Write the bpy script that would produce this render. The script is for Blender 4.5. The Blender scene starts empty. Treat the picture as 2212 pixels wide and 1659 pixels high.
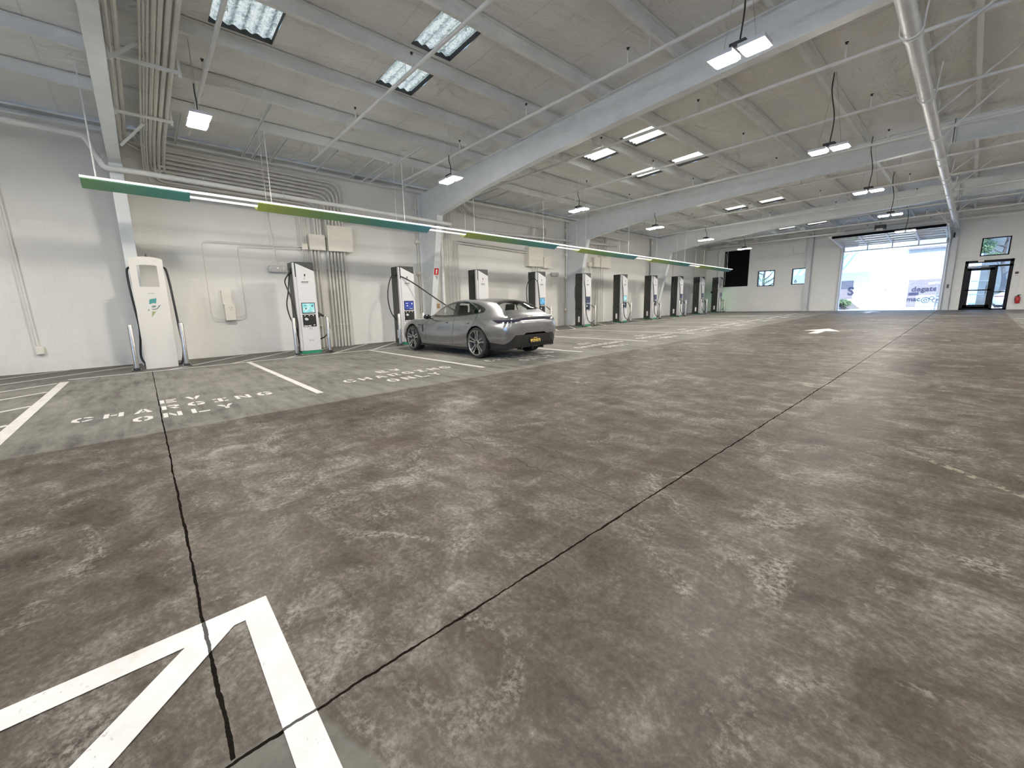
import bpy, bmesh, math, random
import numpy as np
from mathutils import Vector, Matrix
PI = math.pi
random.seed(7)
SC = bpy.context.scene
COL = SC.collection

# ------------------------------------------------------------------ materials
class T:
    def __init__(s, name):
        s.m = bpy.data.materials.new(name); s.m.use_nodes = True
        s.nt = s.m.node_tree; s.nt.nodes.clear()
        s.out = s.nt.nodes.new('ShaderNodeOutputMaterial')
    def set(s, sock, v):
        if hasattr(v, 'is_linked'): s.nt.links.new(v, sock)
        else:
            if isinstance(v, (tuple, list)) and len(v) == 3 and sock.type == 'RGBA': v = (*v, 1)
            sock.default_value = v
    def n(s, typ, ins=None, **kw):
        nd = s.nt.nodes.new('ShaderNode' + typ)
        for k, v in kw.items(): setattr(nd, k, v)
        for k, v in (ins or {}).items(): s.set(nd.inputs[k], v)
        return nd
    def math(s, op, a, b=0.0, c=0.0, clamp=False):
        nd = s.nt.nodes.new('ShaderNodeMath'); nd.operation = op; nd.use_clamp = clamp
        s.set(nd.inputs[0], a); s.set(nd.inputs[1], b); s.set(nd.inputs[2], c)
        return nd.outputs[0]
    def noise(s, vec, scale, detail=4, rough=.55, dist=0.0):
        nd = s.n('TexNoise', {'Vector': vec, 'Scale': scale, 'Detail': detail, 'Roughness': rough, 'Distortion': dist})
        return nd.outputs[0]
    def ramp(s, fac, *stops):
        nd = s.n('ValToRGB', {'Fac': fac}); cr = nd.color_ramp
        while len(cr.elements) < len(stops): cr.elements.new(.5)
        for e, (p, c) in zip(cr.elements, stops):
            e.position = p; e.color = (*c, 1) if len(c) == 3 else c
        return nd.outputs[0]
    def mix(s, f, a, b):
        nd = s.n('Mix', data_type='RGBA'); s.set(nd.inputs['Factor'], f)
        s.set(nd.inputs[6], a); s.set(nd.inputs[7], b); return nd.outputs[2]
    def mapr(s, v, a, b, c=0.0, d=1.0):
        return s.n('MapRange', {'Value': v, 'From Min': a, 'From Max': b, 'To Min': c, 'To Max': d}).outputs[0]
    def pos(s): return s.n('NewGeometry').outputs['Position']
    def obj(s): return s.n('TexCoord').outputs['Object']
    def xyz(s, v):
        nd = s.n('SeparateXYZ', {0: v}); return nd.outputs
    def comb(s, x, y, z): return s.n('CombineXYZ', {0: x, 1: y, 2: z}).outputs[0]
    def bump(s, h, strength=.3, dist=.01):
        return s.n('Bump', {'Height': h, 'Strength': strength, 'Distance': dist}).outputs[0]
    def bsdf(s, **k):
        nd = s.n('BsdfPrincipled')
        for key, v in k.items(): s.set(nd.inputs[key.replace('_', ' ')], v)
        s.nt.links.new(nd.outputs[0], s.out.inputs[0]); return nd

def P(name, col, rough=.5, metal=0.0, var=.06, scale=6.0, bump=0.0, emit=None, es=0.0, coat=0.0, spec=.5):
    t = T(name); o = t.pos()
    nz = t.noise(o, scale, 2)
    lo = tuple(max(0, c * (1 - var)) for c in col); hi = tuple(min(1, c * (1 + var)) for c in col)
    c = t.ramp(nz, (.3, lo), (.7, hi))
    k = dict(Base_Color=c, Roughness=rough, Metallic=metal, Coat_Weight=coat)
    if bump: k['Normal'] = t.bump(t.noise(o, scale * 8, 4), bump, .004)
    b = t.bsdf(**k); b.inputs['Specular IOR Level'].default_value = spec
    if emit: t.m.cycles.emission_sampling = 'NONE'; t.set(b.inputs['Emission Color'], emit); b.inputs['Emission Strength'].default_value = es
    return t.m

M = {}
M['steel_paint'] = P('white steel paint', (.68, .71, .72), .45, var=.05, scale=3)
M['purlin'] = P('galvanised painted purlin', (.72, .74, .73), .5, var=.08, scale=2)
M['pipe'] = P('painted pipe', (.68, .68, .66), .5, var=.06, scale=4)
M['main_pipe'] = P('blue white painted pipe', (.62, .64, .64), .38, var=.10, scale=5)
M['conduit'] = P('wall painted conduit', (.62, .60, .55), .45, var=.06, scale=5)
M['box'] = P('wall painted box', (.74, .70, .61), .5, var=.04, scale=5)
M['white_panel'] = P('charger white enamel', (.60, .59, .60), .3, var=.02, scale=3, coat=.3)
M['cream_panel'] = P('charger cream enamel', (.60, .575, .535), .35, var=.02, scale=3)
M['dark_panel'] = P('charger dark housing', (.014, .016, .013), .45, var=.15, scale=4)
M['black'] = P('black plastic', (.006, .006, .0065), .4, var=.2, scale=9)
M['rubber'] = P('black rubber', (.005, .005, .0055), .6, var=.2, scale=12)
M['green'] = P('green base plinth', (.01, .20, .10), .4, var=.1, scale=5)
M['stainless'] = P('brushed stainless', (.50, .48, .45), .28, 1.0, var=.12, scale=14)
M['paint_white'] = None
M['teal'] = P('teal ink', (.03, .22, .22), .4, var=.03)
M['olive'] = P('green ink', (.25, .30, .12), .4, var=.03)
M['ink'] = P('black ink', (.012, .012, .015), .5, var=.05)
M['grey_ink'] = P('grey ink', (.35, .34, .33), .5, var=.05)
M['glow_ink'] = P('glowing white ink', (.85, .85, .85), .5, var=.03, emit=(1, 1, 1), es=.15)  # faint glow put into the ink colour
M['red'] = P('red enamel', (.45, .012, .012), .35, var=.06)
M['sign_white'] = P('sign white', (.82, .80, .78), .4, var=.03)
M['frame_black'] = P('black aluminium frame', (.003, .003, .005), .45, var=.2, spec=.12)
M['void'] = P('near black matt', (.0025, .0025, .003), .8, var=.2, spec=.1)
M['trim_white'] = P('white trim', (.76, .76, .74), .5, var=.04)
M['gap'] = P('dark gap', (.03, .03, .03), .8, var=.1)
M['blue_steel'] = P('grey steel post', (.55, .57, .60), .4, var=.05)
M['wood'] = P('brown tag', (.30, .17, .07), .6, var=.15, scale=30)

def emis(name, c0, c1, strength, scale=30, sharp=(.45, .6)):
    t = T(name); nz = t.noise(t.pos(), scale, 3)
    c = t.ramp(nz, (sharp[0], c0), (sharp[1], c1))
    t.bsdf(Base_Color=(.02, .02, .02), Roughness=.15, Emission_Color=c, Emission_Strength=strength)
    t.m.cycles.emission_sampling = 'FRONT' if strength > 100 else 'NONE'
    return t.m
M['screen_cyan'] = emis('cyan screen', (.25, .78, .80), (.62, .92, .88), .9, 9)
M['screen_blue'] = emis('blue screen', (.01, .03, .28), (.03, .08, .45), .9, 12)
M['screen_sky'] = emis('sky screen', (.10, .45, .80), (.30, .65, .90), .9, 9)
M['screen_navy'] = emis('navy screen', (.01, .015, .06), (.05, .07, .16), .8, 12)
M['green_glow'] = emis('green status lamp', (.1, .9, .25), (.12, 1, .3), 14.0, 8); M['green_glow'].cycles.emission_sampling = 'AUTO'
M['lens'] = emis('high bay lens', (1, .935, .82), (1, .94, .84), 470.0, 3)
M['rail'] = P('white light rail', (.85, .86, .86), .35, var=.02, emit=(1, 1, .98), es=.85)
M['red_glow'] = emis('red tail lamp', (.5, .01, .01), (.6, .02, .02), .35, 8)

def canopy_mat(off=0.0):
    t = T('green to teal canopy'); o = t.xyz(t.obj())
    f = t.math('ADD', t.mapr(o[1], -off, 4.6 - off), t.math('MULTIPLY', t.math('SUBTRACT', t.noise(t.obj(), 3, 2), .5), .06))
    c = t.ramp(f, (0, (.36, .44, .07)), (.3, (.19, .34, .11)), (.65, (.055, .24, .19)), (1, (.055, .25, .30)))
    t.bsdf(Base_Color=c, Roughness=.5); return t.m
M['canopy'] = canopy_mat(); M['canopy_end'] = canopy_mat(1.9)

def joint_mask(t, x, y, p):
    """dark saw joints and cracks in the slab, shared by floor and paint"""
    wob = t.math('SUBTRACT', t.noise(p, 9, 3, .7), .5)
    wob2 = t.math('SUBTRACT', t.noise(p, 1.2, 1), .5)
    w2 = t.math('ADD', t.math('MULTIPLY', wob, .022), t.math('MULTIPLY', wob2, .02))
    def line(c, val, half, ww):
        d = t.math('ABSOLUTE', t.math('ADD', t.math('SUBTRACT', val, c), ww))
        return t.mapr(d, half, half * 1.6, 1, 0)
    thick = t.math('MULTIPLY_ADD', t.noise(p, 5, 1), .010, .0002)
    d1 = t.math('ABSOLUTE', t.math('ADD', t.math('ADD', x, 1.21), w2))
    j1 = t.math('LESS_THAN', d1, t.math('ADD', thick, t.math('MULTIPLY', y, .00015)))
    j1 = t.math('MULTIPLY', j1, t.math('GREATER_THAN', y, -.02))
    d2 = t.math('ABSOLUTE', t.math('ADD', t.math('SUBTRACT', y, .035), w2))
    in2 = t.math('MULTIPLY', t.math('LESS_THAN', x, -1.22), t.math('GREATER_THAN', x, -11.8))
    j2 = t.math('MULTIPLY', t.math('LESS_THAN', d2, t.math('ADD', thick, .001)), in2)
    # softer in the coated strip
    j3 = t.math('MULTIPLY', line(8.55, y, .004, w2), t.math('GREATER_THAN', x, -5.0))
    j5 = t.math('MULTIPLY', line(17.2, y, .01, w2), t.math('GREATER_THAN', x, -5.0))
    cw = t.math('ADD', t.math('MULTIPLY', t.math('SUBTRACT', t.noise(p, 1.6, 3, .65), .5), .42), t.math('MULTIPLY', wob, .04))
    inc = t.math('MULTIPLY', t.math('LESS_THAN', x, -1.35), t.math('GREATER_THAN', x, -3.45))
    j4 = t.math('MULTIPLY', t.math('MULTIPLY', line(2.17, y, .003, cw), inc), .55)
    r = t.math('MAXIMUM', t.math('MAXIMUM', j1, j2), t.math('MULTIPLY', t.math('MAXIMUM', j3, j5), .6))
    return t.math('MAXIMUM', r, j4)

def floor_mat():
    t = T('worn concrete slab'); p = t.pos(); x, y, z = t.xyz(p)
    a = t.noise(p, .55, 3, .6, .4)
    b = t.noise(p, 3.4, 7, .74, .6)
    st = t.noise(t.comb(t.math('MULTIPLY', x, 4.5), t.math('MULTIPLY', y, 1.0), 0), 1.4, 5, .65, .3)
    st2 = t.noise(t.comb(t.math('MULTIPLY', x, 1.2), t.math('MULTIPLY', y, 7), 3.0), 1.1, 5, .65, .5)
    f = t.math('ADD', t.math('MULTIPLY', a, .28), t.math('MULTIPLY', b, .44))
    f = t.math('ADD', f, t.math('ADD', t.math('MULTIPLY', st, .12), t.math('MULTIPLY', st2, .16)))
    fine = t.noise(p, 38, 4, .75)
    f = t.math('ADD', f, t.math('MULTIPLY', t.math('SUBTRACT', fine, .5), .30))
    c = t.ramp(f, (.36, (.026, .0205, .016)), (.45, (.052, .043, .035)), (.515, (.075, .0635, .053)), (.575, (.125, .112, .096)), (.65, (.235, .22, .195)))
    # rust brown tint patches
    c = t.mix(t.mapr(t.noise(p, .9, 2), .5, .72, 0, .30), c, (.052, .037, .026))
    # white scuffed patches and flecks
    sc = t.math('MULTIPLY', t.mapr(t.noise(p, 1.5, 6, .75, 1.2), .55, .66), t.mapr(fine, .42, .6))
    c = t.mix(t.math('MULTIPLY', sc, .65), c, (.29, .275, .245))
    fl = t.mapr(t.noise(p, 26, 2), .80, .83)
    c = t.mix(fl, c, (.40, .385, .35))
    # worn ghost of an old line on the right
    def ghost(x0, y0, dx, dy, w, L, thr, col, c):
        u = t.math('ADD', t.math('MULTIPLY', t.math('SUBTRACT', x, x0), dx), t.math('MULTIPLY', t.math('SUBTRACT', y, y0), dy))
        v = t.math('ABSOLUTE', t.math('SUBTRACT', t.math('MULTIPLY', t.math('SUBTRACT', x, x0), dy), t.math('MULTIPLY', t.math('SUBTRACT', y, y0), dx)))
        m = t.math('MULTIPLY', t.mapr(v, w, w * .6), t.math('MULTIPLY', t.mapr(u, 0, .05), t.mapr(u, L, L * .7)))
        m = t.math('MULTIPLY', m, t.mapr(t.noise(p, 9, 5, .78), thr, thr + .07))
        return t.mix(t.math('MULTIPLY', m, .65), c, col)
    c = ghost(.60, 3.70, -.707, .707, .038, 1.35, .49, (.29, .265, .205), c)
    c = ghost(.22, 3.80, -.76, .65, .04, 1.1, .54, (.17, .16, .138), c)
    c = ghost(-.30, 2.45, .42, -.90, .022, 1.3, .57, (.17, .16, .138), c)
    # rubber marks swept by turning cars
    r = t.math('SQRT', t.math('ADD', t.math('POWER', t.math('ADD', x, 6.3), 2), t.math('POWER', t.math('SUBTRACT', y, 4.0), 2)))
    tm = t.math('MAXIMUM', t.mapr(t.math('ABSOLUTE', t.math('SUBTRACT', r, 3.15)), .10, .02), t.mapr(t.math('ABSOLUTE', t.math('SUBTRACT', r, 3.55)), .08, .02))
    tm = t.math('MULTIPLY', tm, t.math('MULTIPLY', t.math('GREATER_THAN', y, 3.8), t.mapr(x, -5.3, -4.2)))
    c = t.mix(t.math('MULTIPLY', tm, .25), c, (.02, .016, .013))
    # coated parking strip along the left and right walls
    e = t.math('ADD', t.math('MULTIPLY', t.math('SUBTRACT', t.noise(p, 3, 4, .65), .5), .09), t.math('MULTIPLY', t.math('SUBTRACT', fine, .5), .02))
    ms = t.mapr(t.math('ADD', x, e), -5.53, -5.56)
    ms = t.math('MAXIMUM', ms, t.mapr(t.math('ADD', x, e), 1.05, 1.08))
    g = t.math('ADD', t.math('MULTIPLY', a, .35), t.math('ADD', t.math('MULTIPLY', st2, .4), t.math('MULTIPLY', b, .25)))
    cs = t.ramp(g, (.38, (.056, .053, .046)), (.46, (.110, .105, .092)), (.54, (.155, .148, .131)), (.64, (.205, .198, .178)))
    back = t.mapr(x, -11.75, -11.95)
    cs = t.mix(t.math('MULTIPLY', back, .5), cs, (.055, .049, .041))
    c = t.mix(ms, c, cs)
    # fresh mortar patch beside the corner of the slab
    pm = t.math('MULTIPLY', t.mapr(t.math('ADD', x, t.math('MULTIPLY', e, 1.2)), -1.23, -1.21), t.mapr(t.math('ADD', x, t.math('MULTIPLY', e, .6)), -.84, -.86))
    pm = t.math('MULTIPLY', pm, t.math('MULTIPLY', t.math('GREATER_THAN', y, -.4), t.mapr(t.math('ADD', t.math('SUBTRACT', y, t.math('MULTIPLY', x, .25)), e), .585, .565)))
    c = t.mix(pm, c, t.ramp(b, (.4, (.085, .082, .071)), (.6, (.12, .116, .101))))
    j = joint_mask(t, x, y, p)
    c = t.mix(j, c, (.006, .005, .004))
    rg = t.math('ADD', .22, t.math('MULTIPLY', b, .36))
    nrm = t.bump(t.noise(p, 14, 2), .12, .006)
    d = t.n('BsdfDiffuse', {'Color': c, 'Roughness': .3, 'Normal': nrm}).outputs[0]
    g = t.n('BsdfGlossy', {'Color': (1, 1, 1), 'Roughness': rg, 'Normal': nrm}).outputs[0]
    fc = t.n('LayerWeight', {'Blend': .5}).outputs['Facing']
    k = t.math('MULTIPLY', t.math('ADD', .012, t.math('MULTIPLY', t.math('POWER', fc, 7.0), .10)), t.math('SUBTRACT', 1, j))
    mx = t.n('MixShader', {0: k}); t.nt.links.new(d, mx.inputs[1]); t.nt.links.new(g, mx.inputs[2]); t.nt.links.new(mx.outputs[0], t.out.inputs[0]); return t.m
M['floor'] = floor_mat()

def road_paint():
    t = T('white road paint'); p = t.pos(); x, y, z = t.xyz(p)
    nz = t.noise(p, 4, 7, .65); fine = t.noise(p, 55, 5, .7)
    c = t.ramp(nz, (.3, (.46, .45, .435)), (.55, (.60, .59, .57)))
    wear = t.math('MULTIPLY', t.mapr(fine, .60, .66), t.mapr(t.noise(p, 3.1, 4), .50, .62))
    c = t.mix(t.math('MULTIPLY', wear, .8), c, (.13, .125, .115))
    j = joint_mask(t, x, y, p); c = t.mix(j, c, (.01, .009, .008))
    t.bsdf(Base_Color=c, Roughness=.55, Normal=t.bump(fine, .15, .003)); return t.m
M['paint_white'] = road_paint()

def wall_mat(name, base, axis):
    t = T(name); p = t.pos(); x, y, z = t.xyz(p)
    u = y if axis == 'Y' else x
    br = t.n('TexBrick', {'Vector': t.comb(u, z, 0), 'Color1': (1, 1, 1), 'Color2': (.96, .96, .96), 'Mortar': (.74, .74, .74), 'Scale': 1.0,
             'Mortar Size': .006, 'Mortar Smooth': .3, 'Brick Width': .41, 'Row Height': .205}).outputs[0]
    big = t.noise(p, .7, 3)
    c = t.ramp(big, (.3, tuple(v * .95 for v in base)), (.7, tuple(min(1, v * 1.04) for v in base)))
    lowm = t.mapr(z, 3.7, 3.5)
    mul = t.n('Mix', data_type='RGBA', blend_type='MULTIPLY'); t.set(mul.inputs['Factor'], t.math('MULTIPLY', lowm, .26)); t.set(mul.inputs[6], c); t.set(mul.inputs[7], br)
    dirt = t.math('MULTIPLY', t.mapr(z, .5, .05), t.mapr(t.noise(p, 3, 3, .7), .45, .7))
    c2 = t.mix(t.math('MULTIPLY', dirt, .25), mul.outputs[2], (.34, .31, .25))
    bw = t.n('RGBToBW', {0: br}).outputs[0]
    h = t.math('MULTIPLY', bw, lowm)
    t.bsdf(Base_Color=c2, Roughness=.62, Normal=t.bump(h, .22, .006)); return t.m
M['wall_left'] = wall_mat('painted block wall', (.73, .715, .67), 'Y')
M['wall_far'] = wall_mat('painted tilt up wall', (.82, .815, .79), 'X')

def ceiling_mat():
    t = T('white insulation facing'); p = t.pos(); x, y, z = t.xyz(p)
    w = t.noise(t.comb(t.math('MULTIPLY', x, 2.2), t.math('MULTIPLY', y, .8), 0), 1.3, 3, .6, 1.0)
    c = t.ramp(t.noise(p, .6, 2), (.3, (.68, .68, .66)), (.7, (.77, .77, .75)))
    seam = t.mapr(t.math('ABSOLUTE', t.math('SUBTRACT', t.math('FRACT', t.math('DIVIDE', y, 1.62)), .5)), .012, .004)
    c = t.mix(t.math('MULTIPLY', seam, .16), c, (.36, .35, .33))
    t.bsdf(Base_Color=c, Roughness=.6, Normal=t.bump(t.math('ADD', w, t.math('MULTIPLY', seam, .12)), .5, .09)); return t.m
M['ceiling'] = ceiling_mat()

def skylight_mat():
    t = T('wired corrugated skylight sheet'); p = t.pos(); x, y, z = t.xyz(p)
    leaf = t.noise(p, 11, 7, .75, 1.5)
    rib = t.math('ABSOLUTE', t.math('SINE', t.math('MULTIPLY', y, 17.5)))
    far = t.mapr(y, 6, 11)
    c = t.ramp(t.math('ADD', leaf, t.math('MULTIPLY', rib, .18)), (.46, (.04, .06, .06)), (.60, (.32, .44, .48)), (.70, (.82, .92, .95)))
    c2 = t.ramp(rib, (.08, (.30, .31, .26)), (.35, (.95, .97, .90)))
    c = t.mix(far, c, c2)
    mesh = t.math('MAXIMUM', t.math('LESS_THAN', t.math('FRACT', t.math('MULTIPLY', x, 22)), .10), t.math('LESS_THAN', t.math('FRACT', t.math('MULTIPLY', y, 22)), .10))
    c = t.mix(t.math('MULTIPLY', mesh, .45), c, (.10, .11, .11))
    t.bsdf(Base_Color=(.3, .33, .34), Roughness=.3, Emission_Color=c, Emission_Strength=t.mapr(far, 0, 1, .85, 1.5)); t.m.cycles.emission_sampling = 'NONE'; return t.m
M['skylight'] = skylight_mat()

def glass_mat(name, tint, alpha, rough=.02):
    t = T(name); nz = t.noise(t.pos(), 2, 2)
    g = t.n('BsdfGlossy', {'Color': (1, 1, 1), 'Roughness': rough}).outputs[0]
    tr = t.n('BsdfTransparent', {'Color': t.ramp(nz, (.3, tint), (.7, tint))}).outputs[0]
    bf = t.n('NewGeometry').outputs['Backfacing']
    fr = t.n('Fresnel', {'IOR': t.mapr(bf, 0, 1, 1.5, 1 / 1.5)}).outputs[0]
    mx = t.n('MixShader', {0: t.math('ADD', t.math('MULTIPLY', fr, 1.0), alpha)}); t.nt.links.new(tr, mx.inputs[1]); t.nt.links.new(g, mx.inputs[2])
    t.nt.links.new(mx.outputs[0], t.out.inputs[0]); return t.m
M['glass'] = glass_mat('clear window glass', (.90, .96, .98), .0)
M['car_glass'] = glass_mat('tinted car glass', (.78, .80, .78), .0)

def car_paint(name, col, metal, rough):
    t = T(name); p = t.pos()
    fl = t.noise(p, 900, 1); c = t.ramp(fl, (.35, tuple(v * .88 for v in col)), (.65, tuple(min(1, v * 1.10) for v in col)))
    bf = t.n('NewGeometry').outputs['Backfacing']
    c = t.mix(bf, c, (.012, .012, .012))
    t.bsdf(Base_Color=c, Metallic=metal, Roughness=rough, Coat_Weight=.8, Coat_Roughness=.04); return t.m
M['car_silver'] = car_paint('silver grey car paint', (.27, .275, .285), .9, .27)
M['car_white'] = car_paint('white car paint', (.78, .80, .82), .0, .35)
M['gloss_black'] = P('gloss black trim', (.006, .006, .007), .12, var=.2, coat=.6)
M['tyre'] = P('tyre rubber', (.006, .006, .006), .65, var=.25, scale=30)
M['alloy'] = P('polished alloy wheel', (.55, .55, .55), .22, .95, var=.08, scale=10)
M['lamp_bar'] = P('dark lamp glass', (.015, .012, .03), .08, var=.2, coat=.8)
M['seat'] = P('black leather seat', (.012, .012, .012), .5, var=.2)
M['shut'] = P('panel shut line', (.02, .02, .02), .8, var=.1)
M['yellow'] = P('glowing plate yellow', (.80, .52, .08), .5, var=.05, emit=(.8, .5, .08), es=.12)  # plate lettering given a faint glow of its own

def ground_mat():
    t = T('sunlit asphalt'); p = t.pos()
    c = t.ramp(t.noise(p, 3, 6), (.3, (.42, .42, .43)), (.7, (.55, .55, .55)))
    t.bsdf(Base_Color=c, Roughness=.8); return t.m
M['ground'] = ground_mat()
def brick_mat(name, c1, c2, mo, w, h):
    t = T(name); x, y, z = t.xyz(t.pos())
    br = t.n('TexBrick', {'Vector': t.comb(x, z, 0), 'Color1': (*c1, 1), 'Color2': (*c2, 1), 'Mortar': (*mo, 1), 'Scale': 1.0, 'Mortar Size': .012, 'Brick Width': w, 'Row Height': h}).outputs[0]
    n = t.noise(t.pos(), 5, 6, .7)
    c = t.mix(t.mapr(n, .4, .7, 0, .5), br, mo)
    t.bsdf(Base_Color=c, Roughness=.8); return t.m
M['brick'] = brick_mat('grey violet brick', (.17, .15, .17), (.22, .19, .21), (.30, .27, .28), .26, .085)
M['brick_pale'] = brick_mat('pale blue brick', (.30, .32, .30), (.38, .39, .37), (.50, .50, .47), .26, .085)
M['stucco'] = P('bright white stucco', (.86, .87, .86), .8, var=.03)
M['graffiti'] = P('dark blue spray paint', (.03, .03, .07), .6, var=.2)
M['graffiti_white'] = P('white spray paint', (.55, .60, .60), .6, var=.2)
M['bark'] = P('bark', (.07, .06, .055), .9, var=.3, scale=10)
def leaf_mat():
    t = T('leaf green'); c = t.ramp(t.noise(t.pos(), 3, 4), (.3, (.04, .09, .04)), (.7, (.16, .24, .10)))
    t.bsdf(Base_Color=c, Roughness=.6); return t.m
M['leaf'] = leaf_mat()
def fence_mat():
    t = T('chain link mesh'); x, y, z = t.xyz(t.pos())
    a = t.math('LESS_THAN', t.math('FRACT', t.math('MULTIPLY', t.math('ADD', x, z), 11)), .12)
    b = t.math('LESS_THAN', t.math('FRACT', t.math('MULTIPLY', t.math('SUBTRACT', x, z), 11)), .12)
    d = t.n('BsdfPrincipled', {'Base Color': (.25, .28, .30, 1), 'Roughness': .5, 'Metallic': .5}).outputs[0]
    tr = t.n('BsdfTransparent').outputs[0]
    mx = t.n('MixShader', {0: t.math('MAXIMUM', a, b)}); t.nt.links.new(tr, mx.inputs[1]); t.nt.links.new(d, mx.inputs[2])
    t.nt.links.new(mx.outputs[0], t.out.inputs[0]); return t.m
M['fence'] = fence_mat()

# ------------------------------------------------------------------ geometry helpers
class MB:
    def __init__(s, org=(0, 0, 0)): s.bm = bmesh.new(); s.o = Vector(org)
    def v(s, p): return s.bm.verts.new(Vector(p) - s.o)
    def face(s, vs):
        try: return s.bm.faces.new(vs)
        except ValueError: return None
    def box(s, x0, x1, y0, y1, z0, z1):
        p = [s.v((x, y, z)) for z in (z0, z1) for y in (y0, y1) for x in (x0, x1)]
        for f in ((0, 2, 3, 1), (4, 5, 7, 6), (0, 1, 5, 4), (2, 6, 7, 3), (0, 4, 6, 2), (1, 3, 7, 5)): s.face([p[i] for i in f])
        return s
    def prism(s, poly, axis, a, b):
        """extrude a 2D polygon along an axis; poly coords are the two other axes in order"""
        def mk(u, w, t): return {'x': (t, u, w), 'y': (u, t, w), 'z': (u, w, t)}[axis]
        A = [s.v(mk(u, w, a)) for u, w in poly]; B = [s.v(mk(u, w, b)) for u, w in poly]
        n = len(poly); s.face(A[::-1]); s.face(B)
        for i in range(n): s.face([A[i], A[(i + 1) % n], B[(i + 1) % n], B[i]])
        return s
    def quad(s, *ps): s.face([s.v(p) for p in ps]); return s
    def beam(s, p0, p1, w, h, up=(0, 0, 1)):
        p0, p1 = Vector(p0), Vector(p1); d = (p1 - p0).normalized(); u = Vector(up)
        if abs(d.dot(u)) > .98: u = Vector((1, 0, 0))
        r = d.cross(u).normalized(); u = r.cross(d)
        q = [[s.v(p + r * (w / 2) * a + u * (h / 2) * b) for a, b in ((-1, -1), (1, -1), (1, 1), (-1, 1))] for p in (p0, p1)]
        s.face(q[0][::-1]); s.face(q[1])
        for i in range(4): s.face([q[0][i], q[0][(i + 1) % 4], q[1][(i + 1) % 4], q[1][i]])
        return s
    def tube(s, pts, r, n=8, cap=True):
        pts = [Vector(p) for p in pts]; rr = r if isinstance(r, (list, tuple)) else [r] * len(pts)
        ds = [(pts[min(i + 1, len(pts) - 1)] - pts[max(i - 1, 0)]).normalized() for i in range(len(pts))]
        a = Vector((0, 0, 1)) if abs(ds[0].z) < .9 else Vector((1, 0, 0))
        u = (a - ds[0] * a.dot(ds[0])).normalized(); rings = []
        for p, d, q in zip(pts, ds, rr):
            u = (u - d * u.dot(d)).normalized(); w = d.cross(u)
            rings.append([s.v(p + (u * math.cos(k * 2 * PI / n) + w * math.sin(k * 2 * PI / n)) * q) for k in range(n)])
        for A, B in zip(rings, rings[1:]):
            for k in range(n): s.face([A[k], A[(k + 1) % n], B[(k + 1) % n], B[k]])
        if cap: s.face(rings[0][::-1]); s.face(rings[-1])
        return s
    def lathe(s, prof, c, axis='z', n=24, cap=True):
        rings = []
        for r, h in prof:
            ring = []
            for k in range(n):
                a = 2 * PI * k / n; q = (math.cos(a) * r, math.sin(a) * r)
                ring.append(s.v({'z': (c[0] + q[0], c[1] + q[1], c[2] + h), 'y': (c[0] + q[0], c[1] + h, c[2] + q[1]), 'x': (c[0] + h, c[1] + q[0], c[2] + q[1])}[axis]))
            rings.append(ring)
        for A, B in zip(rings, rings[1:]):
            for k in range(n): s.face([A[k], A[(k + 1) % n], B[(k + 1) % n], B[k]])
        if cap and prof[0][0] > 1e-6: s.face(rings[0][::-1])
        if cap and prof[-1][0] > 1e-6: s.face(rings[-1])
        return s
    def build(s, name, mat, parent=None, smooth=False, bevel=0.0):
        bm = s.bm
        bmesh.ops.remove_doubles(bm, verts=bm.verts, dist=1e-6)
        bmesh.ops.recalc_face_normals(bm, faces=bm.faces)
        me = bpy.data.meshes.new(name); bm.to_mesh(me); bm.free()
        me.materials.append(mat)
        if smooth:
            for p in me.polygons: p.use_smooth = True
            me.set_sharp_from_angle(angle=math.radians(40))
        o = bpy.data.objects.new(name, me); COL.objects.link(o)
        if parent: o.parent = parent
        else: o.location = s.o
        if bevel:
            b = o.modifiers.new('edge', 'BEVEL'); b.width = bevel; b.segments = 2; b.limit_method = 'ANGLE'
        return o

def tag(o, label, cat, group=None, kind=None):
    if label: o['label'] = label
    if cat: o['category'] = cat
    if group: o['group'] = group
    if kind: o['kind'] = kind
    return o
def thing(name, label, cat, loc=(0, 0, 0), group=None, rz=0):
    o = bpy.data.objects.new(name, None); COL.objects.link(o)
    o.location = loc; o.rotation_euler = (0, 0, rz); o.empty_display_size = .1
    return tag(o, label, cat, group)
def struct(o): o['kind'] = 'structure'; return o
def fillet(pts, r, n=7):
    pts = [Vector(p) for p in pts]; out = [pts[0]]
    rs = r if isinstance(r, (list, tuple)) else [r] * (len(pts) - 2)
    for a, b, c, q in zip(pts, pts[1:], pts[2:], rs):
        u = (a - b).normalized(); v = (c - b).normalized(); ang = u.angle(v)
        if ang > 3.1 or q < 1e-4: out.append(b); continue
        d = min(q / math.tan(ang / 2), (a - b).length * .49, (c - b).length * .49)
        q2 = d * math.tan(ang / 2); bis = (u + v).normalized(); cen = b + bis * (q2 / math.sin(ang / 2))
        s0, s1 = b + u * d - cen, b + v * d - cen; w = s0.angle(s1)
        for k in range(n + 1):
            t = k / n; out.append(cen + (s0 * math.sin((1 - t) * w) + s1 * math.sin(t * w)) / math.sin(w))
    out.append(pts[-1]); return out
def spline(pts, n=8):
    P_ = [Vector(p) for p in pts]; P_ = [P_[0] * 2 - P_[1]] + P_ + [P_[-1] * 2 - P_[-2]]; out = []
    for i in range(1, len(P_) - 2):
        a, b, c, d = P_[i - 1:i + 3]
        for k in range(n):
            t = k / n
            out.append(.5 * ((2 * b) + (c - a) * t + (2 * a - 5 * b + 4 * c - d) * t * t + (3 * b - a - 3 * c + d) * t ** 3))
    out.append(P_[-2]); return out
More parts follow.
